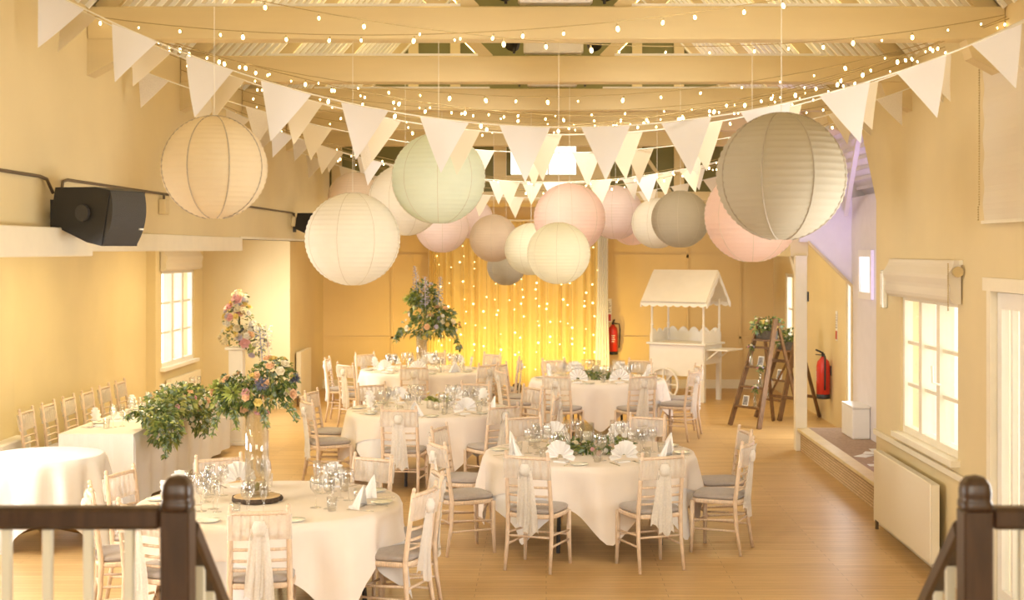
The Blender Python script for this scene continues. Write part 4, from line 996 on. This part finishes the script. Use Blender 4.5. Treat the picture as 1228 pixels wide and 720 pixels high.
def bottle(p, lab, seed):
    o = thing('flower_bottle', lab, 'bottle', p, 0, 'flower bottles on the stepladders')
    MB().lathe([(0, 0), (0.03, 0), (0.032, 0.01), (0.032, 0.1), (0.013, 0.15), (0.013, 0.2), (0.011, 0.2), (0.011, 0.15), (0.028, 0.1), (0.028, 0.012), (0, 0.01)], 12).build('bottle_glass', 'glass', o, True)
    rnd = random.Random(seed); MB().tube([(0, 0, 0.02), (0.01, 0, 0.3)], 0.004, 4).tube([(0, 0, 0.02), (-0.02, 0, 0.27)], 0.004, 4).build('stems', 'stem', o)
    for k, c in enumerate(('bl_pink', 'bl_cream', 'bl_lilac')): put_bloom(o, ROSE[c], (0.03 * (k - 1), -0.01, 0.27 + 0.02 * (k % 2)), (k - 1, -0.5, 1), 0.032, rnd)
    mb = MB(); leaf_cloud(mb, [(Vector((rnd.uniform(-.03, .03), 0, rnd.uniform(.2, .3))), Vector((rnd.gauss(0, 1), -.3, .5))) for _ in range(30)], 0.05, rnd); q = mb.build('foliage', 'leaf_a', o); q['kind'] = 'stuff'
photo(on_tread(L1, 1.52, 0, 4, 0.85, -0.08), L1[1], 'small mounted photograph on the lowest tread of the ladder by the cart')
photo(on_tread(L1, 1.52, 2, 4, 0.85, 0.05), L1[1], 'small mounted photograph on the third tread of the ladder by the cart')
bottle(on_tread(L1, 1.52, 0, 4, 0.85, 0.13), 'glass bottle of pink and cream blooms on the lowest tread by the cart', 1)
bottle(on_tread(L1, 1.52, 2, 4, 0.85, -0.13), 'glass bottle of pink and cream blooms on the third tread by the cart', 2)
bottle(on_tread(L1, 1.52, 1, 4, 0.85, 0.14), 'glass bottle of pink and cream blooms on the second tread by the cart', 3)
bottle(on_tread(L2, 1.25, 0, 3, 0.80, -0.1), 'glass bottle of pink and cream blooms on the ladder behind the post', 4)
photo(on_tread(L2, 1.25, 1, 3, 0.80, 0.02), L2[1], 'small mounted photograph on the ladder behind the post')

# ================================================================== fire extinguishers, radiators, speakers, blinds
def extinguisher(loc, rz, label, s=1.0):
    t = thing('fire_extinguisher', label, 'extinguisher', loc, rz); t.scale = (s, s, s)
    MB().lathe([(0, 0.0), (0.085, 0.0), (0.088, 0.02), (0.088, 0.06)], 20, (0, -0.1, 0)).build('base_band', 'black_plastic', t, True)
    MB().lathe([(0.0875, 0.055), (0.0875, 0.42), (0.075, 0.48), (0.035, 0.52), (0.03, 0.54), (0, 0.54)], 20, (0, -0.1, 0)).build('cylinder', 'red', t, True)
    MB().lathe([(0.022, 0.53), (0.024, 0.58), (0, 0.58)], 10, (0, -0.1, 0)).bar((0, -0.1, 0.585), (0.02, -0.2, 0.63), 0.025, 0.02).bar((0, -0.1, 0.56), (0.02, -0.2, 0.57), 0.02, 0.012).build('valve_handle', 'black_plastic', t)
    MB().tube([(0.03, -0.1, 0.56), (0.11, -0.1, 0.55), (0.125, -0.1, 0.45), (0.115, -0.1, 0.2), (0.11, -0.1, 0.12)], 0.012, 8).build('hose', 'black_plastic', t, True)
    mb = MB()
    mb.grid(9, 2, lambda u, v: Vector((0.0885 * math.sin((u - .5) * 1.5), -0.1 - 0.0885 * math.cos((u - .5) * 1.5), 0.2 + 0.17 * v)))
    mb.build('label_panel', 'sign_red', t)
    mb = MB()
    for i in range(4): mb.box(-0.03, 0.03 - 0.01 * (i % 2), -0.1905, -0.1892, 0.34 - i * 0.035, 0.352 - i * 0.035)
    mb.build('print_lines', 'plastic_label', t)
    MB().box(-0.03, 0.03, -0.02, -0.001, 0.3, 0.42).build('wall_bracket', 'black_metal', t)
extinguisher((4.099, 20.4, 0.36), R(-90), 'red fire extinguisher on the side wall behind the cream post', 1.12)
extinguisher((1.20, 25.57, 0.62), 0, 'red fire extinguisher beside the lit curtain')
def notice(loc, rz, label):
    o = thing('wall_notice', label, 'sign', loc, rz)
    MB().box(-0.06, 0.06, -0.006, -0.001, 0, 0.42).build('board', 'plastic_label', o); MB().box(-0.05, 0.05, -0.008, -0.006, 0.02, 0.14).build('red_panel', 'sign_red', o)
    mb = MB()
    for i in range(6): mb.box(-0.045, 0.045 - 0.015 * (i % 3), -0.008, -0.006, 0.18 + i * 0.035, 0.192 + i * 0.035)
    mb.build('print_lines', 'cable', o)
notice((4.099, 20.0, 1.22), R(-90), 'white and red notice above the extinguisher by the post')
notice((1.12, 25.574, 1.20), 0, 'small white and red notice beside the lit curtain')
def radiator(label, loc, rz, L, H, pipe=True):
    """lies along local x against a wall at local y=0, room on the -y side"""
    t = thing('radiator', label, 'radiator', loc, rz)
    MB().box(-L / 2, L / 2, -0.10, -0.085, 0.0, H, ch=0.006).build('front_panel', 'radiator', t)
    MB().box(-L / 2 + 0.01, L / 2 - 0.01, -0.035, -0.022, 0.01, H - 0.01, ch=0.004).build('rear_panel', 'radiator', t)
    for s_ in (-1, 1): MB().box(s_ * L / 2 - 0.006, s_ * L / 2 + 0.006, -0.088, -0.03, 0.01, H - 0.01).build('end_panel', 'radiator', t)
    g = MB()
    for i in range(int(L / 0.04)): g.box(-L / 2 + 0.02 + i * 0.04, -L / 2 + 0.03 + i * 0.04, -0.085, -0.035, H - 0.03, H - 0.004)
    g.build('top_grille', 'radiator', t)
    for s_ in (-1, 1): MB().box(s_ * L * 0.35 - 0.02, s_ * L * 0.35 + 0.02, -0.022, -0.001, 0.1, H - 0.1).build('wall_bracket', 'black_metal', t)
    if pipe:
        MB().tube([(-L / 2 - 0.006, -0.06, 0.05), (-L / 2 - 0.05, -0.06, 0.05), (-L / 2 - 0.05, -0.06, -loc[2] + 0.001)], 0.016, 8).build('pipe', 'pipe', t)
        MB().lathe([(0, 0), (0.025, 0), (0.028, 0.06), (0.015, 0.08), (0, 0.08)], 10, (-L / 2 - 0.05, -0.06, 0.05)).build('valve', 'white_paint', t)
    return t
radiator('cream panel radiator under the right window', (XW - 0.028, 11.72, 0.10), R(-90), 1.85, 0.62)
radiator('cream panel radiator under the left aisle window', (-5.399, 20.9, 0.12), R(90), 1.7, 0.55)
radiator('cream panel radiator on the short wall by the far corner', (-4.028, 23.2, 0.12), R(90), 1.0, 0.75)
def blind(name, X, d, y0, y1, z0, z1, label, dep=0.09):
    """roman blind gathered at the head of a window; d points into the room"""
    t = thing(name, label, 'blind', (X, (y0 + y1) / 2, z0)); hy = (y1 - y0) / 2; H = z1 - z0
    def fold(u, v):
        return Vector((d * (0.02 + dep * (0.45 + 0.5 * math.sin(v * PI) ** 0.7) + 0.012 * math.sin(v * 4 * PI)), -hy + 2 * hy * u, 0.002 + v * H))
    mb = MB().grid(12, 13, fold)
    mb.grid(12, 2, lambda u, v: Vector((d * (0.015 + v * 0.055), -hy + 2 * hy * u, 0.004)))
    for s_ in (-1, 1):
        mb.add([Vector((d * 0.012, s_ * hy, 0)), fold(0.5 + s_ * 0.5, 0), *[fold(0.5 + s_ * 0.5, k / 12) for k in range(1, 13)], Vector((d * 0.012, s_ * hy, H))], [tuple(range(15))])
    mb.build('fabric', 'blind', t, False)
    a, b = sorted((d * 0.001, d * 0.03)); MB().box(a, b, -hy - 0.01, hy + 0.01, H - 0.03, H + 0.005).build('head_rail', 'trim', t)
    return t
bl = blind('roman_blind', XW, -1, 10.38, 12.36, 2.10, 2.42, 'cream roman blind gathered above the right window')
mb = MB(); n = 26
for i in range(n): mb.lathe([(0, -0.008), (0.008, 0), (0, 0.008)], 6, (-0.11, -1.0, -0.04 + i * 0.0135))
mb.build('bead_chain', 'bead', bl)
MB().lathe([(0, 0), (0.04, 0), (0.04, 0.03), (0, 0.03)], 12, (-0.05, -1.02, 0.24), rot=Matrix.Rotation(R(90), 3, 'X')).build('chain_wheel', 'bead', bl)
blind('roman_blind', -5.40, 1, 19.8, 21.85, 2.20, 2.50, 'cream roman blind gathered above the left aisle window')
t = thing('roman_blind', 'long lowered cream roman blind high on the right wall', 'blind', (XW, 9.15, 2.68))
MB().grid(10, 30, lambda u, v: Vector((-0.03 - 0.012 * math.sin(v * 5 * PI) ** 2, -0.62 + 1.24 * u, 0.02 + v * 1.14))).build('fabric', 'blind', t)
MB().box(-0.055, -0.02, -0.62, 0.62, 0.0, 0.022).build('hem_bar', 'trim', t); MB().box(-0.05, -0.001, -0.63, 0.63, 1.14, 1.18).build('head_rail', 'trim', t)
mb = MB()
for i in range(64): mb.lathe([(0, -0.008), (0.0075, 0), (0, 0.008)], 6, (-0.06, 0.64 + (0.02 if i < 6 else 0), 0.03 + i * 0.0175))
mb.build('bead_chain', 'bead', t)

def speaker(label, loc, rz, tilt, s=1.0):
    t = thing('wall_speaker', label, 'loudspeaker', loc, rz); t.scale = (s, s, s)
    # cabinet: trapezoid section tapering to the back, grille forward (-y local), bracket behind
    m = Matrix.Translation((0, -0.40, 0.0)) @ Matrix.Rotation(tilt, 4, 'X') @ Matrix.Rotation(R(90), 4, 'Y')
    def tr(pts): return [m @ Vector(p) for p in pts]
    H = 0.14
    mb = MB(); prof = [(-0.15, -0.10), (0.15, -0.10), (0.15, 0.0), (0.10, 0.27), (-0.10, 0.27), (-0.15, 0.0)]
    mb.prism(tr([(x, y, -H) for x, y in prof]), m.to_3x3() @ Vector((0, 0, 2 * H)), 0); mb.build('cabinet', 'black_plastic', t)
    mb = MB()
    def gr(u, v):
        a = (v - 0.5) * 2; return m @ Vector((a * 0.145, -0.101 - 0.035 * (1 - a * a), (u - 0.5) * 2 * (H - 0.006)))
    mb.grid(3, 12, gr); pts = [gr(0, k / 11) for k in range(12)]; mb.add(pts, [tuple(range(12))]); pts = [gr(1, k / 11) for k in range(12)]; mb.add(pts, [tuple(range(12))]); mb.build('grille', 'grille', t)
    p = m @ Vector((0.05, -0.135, 0.11)); MB().box(p.x - 0.014, p.x + 0.014, p.y - 0.006, p.y + 0.003, p.z - 0.005, p.z + 0.005).build('badge', 'plastic_label', t)
    for s_ in (-1, 1): MB().tube([m @ Vector((0, 0.05, s_ * (H + 0.001))), m @ Vector((0, 0.05, s_ * (H + 0.02)))], 0.045, 14).build('pivot_disc', 'grille', t)
    MB().bar((0.0, -0.001, 0.0), (0, -0.14, 0.0), 0.05, 0.05).box(-0.05, 0.05, -0.012, -0.001, -0.09, 0.09).build('wall_bracket', 'black_metal', t)
    return t
speaker('black loudspeaker on the left wall above the aisle', (-XW, 8.75, 2.71), R(66), R(11), 1.12)
speaker('black loudspeaker on the left wall behind the white lantern', (-XW, 17.1, 2.80), R(66), R(11), 0.95)
# cable along the left upper wall
pts = [(-XW + 0.012, y, 2.955 - 0.012 * math.sin((y - 7) * 1.1)) for y in [7.0 + 0.25 * i for i in range(7)]] + [(-XW + 0.02, 8.6, 2.93), (-XW + 0.03, 8.68, 2.85)]
tag(MB().tube(pts, 0.011, 6).build('speaker_cable', 'cable', None, True), 'dark cable running along the left wall to the loudspeaker', 'cable')
pts = [(-XW + 0.02, 8.86, 2.84), (-XW + 0.015, 8.9, 2.93)] + [(-XW + 0.012, 9.0 + 0.5 * i, 2.945) for i in range(17)] + [(-XW + 0.02, 17.08, 2.9)]
tag(MB().tube(pts, 0.010, 6).build('speaker_cable', 'cable', None, True), 'dark cable running on from the near loudspeaker towards the far one', 'cable')
for y, lab in ((11.2, 'small cream junction box on the left wall below the cable'), (17.0, 'small cream junction box beside the far loudspeaker')):
    o = thing('junction_box', lab, 'junction box', (-XW, y, 2.78)); MB().box(0.001, 0.06, -0.06, 0.06, 0, 0.12, ch=0.008).build('box', 'beam', o); MB().tube([(0.03, 0, 0.12), (0.03, 0, 0.165)], 0.01, 6).build('gland', 'cable', o)
# white plinth on the platform, papers on it, storage box by the far left wall
o = thing('plinth_box', 'white box standing on the platform against the lilac wall', 'box', (3.69, 16.9, PLAT)); MB().box(-0.105, 0.105, -0.3, 0.3, 0.001, 0.36, ch=0.01).build('body', 'white_paint', o); MB().box(-0.109, 0.109, -0.31, 0.31, 0.36, 0.385, ch=0.006).build('lid', 'white_paint', o)
for i in range(6):
    x, y = 3.42 + 0.12 * (i % 3), 14.6 + 0.22 * i
    tag(link('paper_sheet', MB().box(-0.10, 0.10, -0.07, 0.07, 0.0005, 0.004).mesh('paper_sheet', 'plastic_label'), None, (x, y, PLAT), (0, 0, 0.3 * i)), 'white sheet of paper lying on the platform carpet', 'paper', 'papers on the platform')
o = thing('wall_light_switch', 'slim cream wall sconce left of the right window', 'wall light', (XW, 12.7, 1.98)); MB().box(-0.05, -0.001, -0.05, 0.05, 0.0, 0.34, ch=0.01).build('body', 'china', o); MB().box(-0.052, -0.05, -0.03, 0.03, 0.03, 0.31).build('diffuser', 'plastic_label', o); o.name = 'wall_sconce'
o = thing('storage_heater', 'white heater at the foot of the left aisle wall', 'heater', (-5.39, 14.0, 0.0)); MB().box(0.0, 0.16, -0.4, 0.4, 0.02, 0.62, ch=0.015).build('casing', 'white_paint', o); MB().box(0.02, 0.14, -0.38, 0.38, 0.001, 0.02).build('foot', 'black_metal', o)

# ================================================================== curtain of lights at the back
CX0, CX1, CY = -2.06, 1.06, 25.35
cu = thing('sheer_curtain', 'golden sheer curtain backdrop pleated across the back wall', 'curtain', ((CX0 + CX1) / 2, CY, 0))
hw = (CX1 - CX0) / 2
for i in range(4):
    x0 = -hw + i * hw / 2
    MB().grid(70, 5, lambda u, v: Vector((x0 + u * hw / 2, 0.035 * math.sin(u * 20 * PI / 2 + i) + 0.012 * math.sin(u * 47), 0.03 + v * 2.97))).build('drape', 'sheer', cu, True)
MB().tube([(-hw - 0.05, 0.02, 3.03), (hw + 0.05, 0.02, 3.03)], 0.02, 8).build('rail', 'white_paint', cu)
for s_ in (-1, 1): MB().tube([(s_ * (hw + 0.03), 0.02, 0.001), (s_ * (hw + 0.03), 0.02, 3.03)], 0.018, 8).box(s_ * (hw + 0.03) - 0.15, s_ * (hw + 0.03) + 0.15, -0.13, 0.17, 0.001, 0.02).build('stand_pole', 'white_paint', cu)
for s_, lab in ((1, 'gathered white side drape at the extinguisher end of the curtain'), (-1, 'gathered white side drape at the corner end of the curtain')):
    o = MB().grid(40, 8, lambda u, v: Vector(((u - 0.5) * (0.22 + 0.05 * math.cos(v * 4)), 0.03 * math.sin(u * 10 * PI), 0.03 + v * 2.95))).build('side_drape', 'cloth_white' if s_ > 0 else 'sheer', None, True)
    o.location = ((CX0 + CX1) / 2 + s_ * (hw - 0.06), CY - 0.11, 0); tag(o, lab, 'curtain')
me_b = MB().lathe([(0, -0.016), (0.011, -0.011), (0.016, 0), (0.011, 0.011), (0, 0.016)], 8).mesh('bulb', 'bulb_gold', True)
rnd = random.Random(9)
for i in range(14):
    x = CX0 + 0.15 + i * 0.215 + rnd.uniform(-.03, .03); t = thing('light_strand', 'strand of golden fairy lights hanging down the lit curtain', 'fairy lights', (x, CY - 0.075, 0), group='light strands on the curtain')
    MB().tube([(0, 0, 0.1), (0.01, 0, 1.2), (0, 0, 3.0)], 0.003, 4).build('wire', 'light_cable', t)
    z = 2.95 - rnd.uniform(0, .2)
    while z > 0.25:
        link('bulb', me_b, t, (rnd.uniform(-.06, .06), -0.012, z)).scale = [rnd.uniform(0.5, 1.25)] * 3; z -= rnd.uniform(0.07, 0.42)
# golden uplighters on the floor behind the tables wash the curtain and the back wall
for i, x in enumerate((-3.2, -1.7, -0.5, 0.7, 2.0)):
    u = thing('floor_uplighter', 'small black uplighter on the floor before the end wall', 'uplighter', (x, 24.35, 0), group='uplighters before the end wall')
    MB().box(-0.09, 0.09, -0.06, 0.06, 0.001, 0.02).build('base', 'black_metal', u)
    MB().lathe([(0.05, -0.07), (0.07, -0.06), (0.08, 0.07), (0.07, 0.065), (0, 0.03)], 14, (0, 0, 0.11), rot=Matrix.Rotation(R(-42), 3, 'X')).build('lamp_head', 'black_plastic', u)
    d = bpy.data.lights.new('uplighter_beam', 'SPOT'); d.energy = 85 if abs(x) < 2.1 and x < 1 else 20; d.color = (1.0, 0.66, 0.13); d.spot_size = R(130); d.spot_blend = 1.0; d.shadow_soft_size = 0.07
    o = bpy.data.objects.new('uplighter_beam', d); COL.objects.link(o); o.location = (x, 24.42, 0.22); o.rotation_euler = (R(132), 0, 0)

# ================================================================== paper lanterns
def me_lantern():
    mb = MB(); nr = 28; prof = []
    for i in range(nr * 3 + 1):
        a = -PI / 2 + PI * i / (nr * 3); a = max(-PI / 2 + 0.16, min(PI / 2 - 0.16, a)); ph = i % 3
        k = 0.986 if ph == 0 else 1.0; prof.append((math.cos(a) * k, math.sin(a) * k * 0.98))
    return mb.lathe(prof[3:-3], 40)
lan_mb = me_lantern()
LANM = {}
def seam_mesh(th, m):
    fr = MB()
    for i in range(8):
        a = 2 * PI * (i + 0.37) / 8; fr.tube([(1.002 * math.cos(e) * math.cos(a), 1.002 * math.cos(e) * math.sin(a), 0.982 * math.sin(e)) for e in [R(-80) + R(160) * k / 18 for k in range(19)]], th, 4)
    fr.lathe([(0.15, 0.965), (0.165, 0.965), (0.165, 0.98), (0.15, 0.98)], 16)
    return fr.mesh('seam_wire', m)
me_frame = seam_mesh(0.0045, 'seam_pale'); me_frame_dark = seam_mesh(0.010, 'seam')
BEAM_Y = [4.7, 7.1, 9.5, 11.9, 14.3, 16.7, 19.1]
def lantern(px, py, rpx, y, m, label, group=None):
    r = rpx * y / FPX; c = at(px, py, y)
    t = thing('paper_lantern', label, 'paper lantern', c); t.rotation_euler = (0, 0, R(2.4) if rpx > 70 else px * 0.01)
    if group: t['group'] = group
    if m not in LANM:
        me = bpy.data.meshes.new('paper_shade'); me.from_pydata(lan_mb.v, [], [f for f in lan_mb.f if len(f) == 4]); me.polygons.foreach_set('use_smooth', [True] * len(me.polygons)); me.materials.append(M[m]); LANM[m] = me
    o = link('paper_shade', LANM[m], t); o.scale = (r, r, r)
    o = link('seam_wire', me_frame_dark if rpx > 60 else me_frame, t); o.scale = (r, r, r)
    top = (3.9 if y < 20 else 3.28) - c.z
    MB().tube([(0, 0, 0.97 * r), (0, 0, top - 0.001)], 0.002, 4).build('hanging_thread', 'cord_white', t)
LAN = [
 (257, 201, 63, 7.1, 'pp_amber', 'warm amber paper lantern nearest the black loudspeaker'),
 (526, 214, 56, 9.5, 'pp_mint', 'pale mint green paper lantern behind the front bunting'),
 (937, 212, 78, 7.1, 'pp_taupe', 'largest taupe grey paper lantern with dark seams near the bay'),
 (423, 287, 57, 9.5, 'pp_white', 'big white paper lantern in front of the far loudspeaker'),
 (486, 240, 44, 11.9, 'pp_white', 'cream white paper lantern partly behind the mint lantern'),
 (425, 238, 32, 14.3, 'pp_peach', 'peach brown paper lantern peeping over the big white lantern'),
 (530, 272, 32, 14.3, 'pp_blush', 'blush white paper lantern hanging below the mint lantern'),
 (592, 286, 29, 16.7, 'pp_peach', 'tan peach paper lantern above the small grey lantern'),
 (607, 320, 23, 19.1, 'pp_taupe', 'small grey paper lantern lowest of the middle cluster'),
 (637, 299, 32, 14.3, 'pp_ivory', 'pale green ivory lantern beside the tan lantern'),
 (670, 304, 38, 9.5, 'pp_ivory', 'ivory paper lantern below the pink lantern in the middle'),
 (683, 262, 43, 11.9, 'pp_pink', 'rose pink paper lantern in the middle of the hall'),
 (738, 255, 33, 16.7, 'pp_blush', 'pinkish white paper lantern right behind the rose pink one'),
 (758, 268, 27, 19.1, 'pp_pink', 'small pink paper lantern between two paler lanterns'),
 (788, 268, 31, 14.3, 'pp_white', 'cream paper lantern half hidden behind the small taupe one'),
 (816, 263, 35, 11.9, 'pp_taupe', 'medium taupe grey paper lantern left of the large pink one'),
 (902, 259, 57, 9.5, 'pp_pink', 'large pink paper lantern behind the largest taupe lantern'),
 (566, 262, 25, 19.1, 'pp_blush', 'pale blush paper lantern far behind the mint lantern'),
]
for L in LAN: lantern(*L)

# ================================================================== bunting and light strings
def sag_pts(a, b, sag, n):
    a = Vector(a); b = Vector(b); return [a.lerp(b, i / (n - 1)) + Vector((0, 0, -sag * 4 * (i / (n - 1)) * (1 - i / (n - 1)))) for i in range(n)]
FLAGS = {}
def flag_me(m, var):
    if (m, var) in FLAGS: return FLAGS[(m, var)]
    rnd = random.Random(var * 7 + 1); a, b, c = rnd.uniform(-.05, .05), rnd.uniform(-.04, .04), rnd.uniform(0, 6)
    def fn(u, v):
        w_ = (1 - v) * 0.5 + 0.004; x = (u - 0.5) * 2 * w_
        return Vector((x + a * v * v, 0.05 * math.sin(x * 4 + c) * (0.4 + v) + b * v, -v * 1.1))
    mb = MB().grid(6, 7, fn); mb.grid(6, 7, lambda u, v: fn(u, v) + Vector((0, 0.006, 0)))
    FLAGS[(m, var)] = mb.mesh('flag', m, True); return FLAGS[(m, var)]
def bunting(label, a, b, sag, step, size, mats, phase=0.0, tw=0.25):
    n = 60; pts = sag_pts(a, b, sag, n); o0 = Vector(a)
    t = thing('bunting', label, 'bunting', a)
    MB().tube([p - o0 for p in pts], 0.004, 4).build('cord', 'cord_white', t)
    d = phase; i = 0; acc = 0; k = 0; rnd = random.Random(int(step * 1000 + sag * 77)); nxt = phase
    for i in range(n - 1):
        seg = (pts[i + 1] - pts[i]).length
        while acc + seg >= nxt:
            f = (nxt - acc) / seg; p = pts[i].lerp(pts[i + 1], f); tg = (pts[i + 1] - pts[i]).normalized()
            o = link('flag', flag_me(mats[k % len(mats)], k % 4), t, p - o0); s = size * rnd.uniform(0.96, 1.04); o.scale = (s, s, s)
            o.rotation_euler = (rnd.uniform(-.08, .08), -math.asin(tg.z) * 0.9, math.atan2(tg.y, tg.x) + rnd.uniform(-tw, tw)); k += 1; nxt += step
        acc += seg
def wallp(s_, y, z): return (s_ * (XW - 0.012), y, z)
bunting('front string of white bunting nearest the landing', wallp(-1, 7.55, 4.1), wallp(1, 7.55, 3.97), 0.88, 0.43, 0.27, ['flag_white'], 0.095, 0.2)
bunting('cream bunting string just behind the front one', wallp(-1, 8.1, 4.08), wallp(1, 8.1, 3.98), 0.87, 0.46, 0.24, ['flag_cream'], 0.42, 0.3)
bunting('lace and cream bunting string over the middle tables', wallp(-1, 10.1, 3.84), wallp(1, 10.9, 3.84), 0.62, 0.40, 0.23, ['flag_lace', 'flag_cream'], 0.25, 0.4)
bunting('pale bunting string hung low over the second row', wallp(-1, 12.7, 3.84), wallp(1, 13.2, 3.84), 0.72, 0.42, 0.22, ['flag_cream', 'flag_white'], 0.3, 0.4)
bunting('small far bunting string before the gable', wallp(-1, 15.1, 3.84), wallp(1, 15.6, 3.84), 0.62, 0.36, 0.22, ['flag_cream', 'flag_lace'], 0.1, 0.4)
bunting('farthest bunting string close to the gable window', wallp(-1, 17.5, 3.7), wallp(1, 18.0, 3.7), 0.55, 0.42, 0.24, ['flag_cream'], 0.2, 0.3)

me_bulb = MB().lathe([(0, -0.020), (0.008, -0.015), (0.0115, -0.004), (0.0095, 0.008), (0.005, 0.016), (0, 0.017)], 8).mesh('bulb', 'bulb', True)
me_sock = MB().lathe([(0.0065, 0.014), (0.0065, 0.034), (0, 0.034)], 6).mesh('socket', 'light_cable')
def lights(label, a, b, sag, step, seed):
    n = 40; pts = sag_pts(a, b, sag, n); o0 = Vector(a); rnd = random.Random(seed)
    t = thing('fairy_lights', label, 'fairy lights', a)
    MB().tube([p - o0 for p in pts], 0.0028, 4).build('cable', 'light_cable', t)
    acc = 0; nxt = rnd.uniform(0.05, step)
    for i in range(n - 1):
        seg = (pts[i + 1] - pts[i]).length
        while acc + seg >= nxt:
            p = pts[i].lerp(pts[i + 1], (nxt - acc) / seg) - o0
            o = link('bulb', me_bulb, t, p + Vector((rnd.uniform(-.03, .03), rnd.uniform(-.03, .03), -0.036))); o.rotation_euler = (rnd.uniform(-.3, .3), rnd.uniform(-.3, .3), 0); o.scale = [rnd.choice((0.45, 0.6, 0.75, 0.9))] * 3
            link('socket', me_sock, o); nxt += step * rnd.uniform(0.75, 1.3)
        acc += seg
LS = [(9.5, 4.10, 9.5, 4.08, 0.74, 'from wall to wall beneath the near tie beam'), (9.45, 4.08, 11.9, 4.0, 0.52, 'slanting from the near corbel to the second one'),
      (9.4, 4.06, 14.2, 4.0, 0.44, 'slanting from the near corbel to the third one'), (7.3, 4.2, 9.4, 4.06, 0.40, 'from the front of the left wall to the near corbel'),
      (11.8, 4.0, 9.35, 4.04, 0.60, 'slanting from the second corbel to the near one'), (11.9, 4.02, 11.85, 4.02, 0.36, 'from wall to wall beneath the second tie beam'),
      (14.2, 4.0, 9.3, 4.02, 0.50, 'slanting from the third corbel to the near one'), (9.35, 4.05, 7.3, 4.2, 0.32, 'from the near corbel to the front of the right wall'),
      (9.6, 4.04, 9.7, 4.05, 0.50, 'just behind the near tie beam'), (10.6, 4.05, 10.8, 4.05, 0.62, 'midway between the near and second tie beams'),
      (14.25, 3.86, 14.25, 3.86, 0.66, 'from wall to wall beneath the third tie beam'), (16.6, 3.86, 14.1, 3.84, 0.70, 'slanting low before the gable window'), (13.2, 3.86, 16.4, 3.84, 0.62, 'slanting low behind the third tie beam'),
      (18.9, 3.8, 18.9, 3.8, 0.42, 'nearest the olive gable')]
for i, (ya, za, yb, zb, sg, w_) in enumerate(LS):
    lights('string of warm fairy lights ' + w_, wallp(-1, ya, za), wallp(1, yb, zb), sg, 0.25, 100 + i)
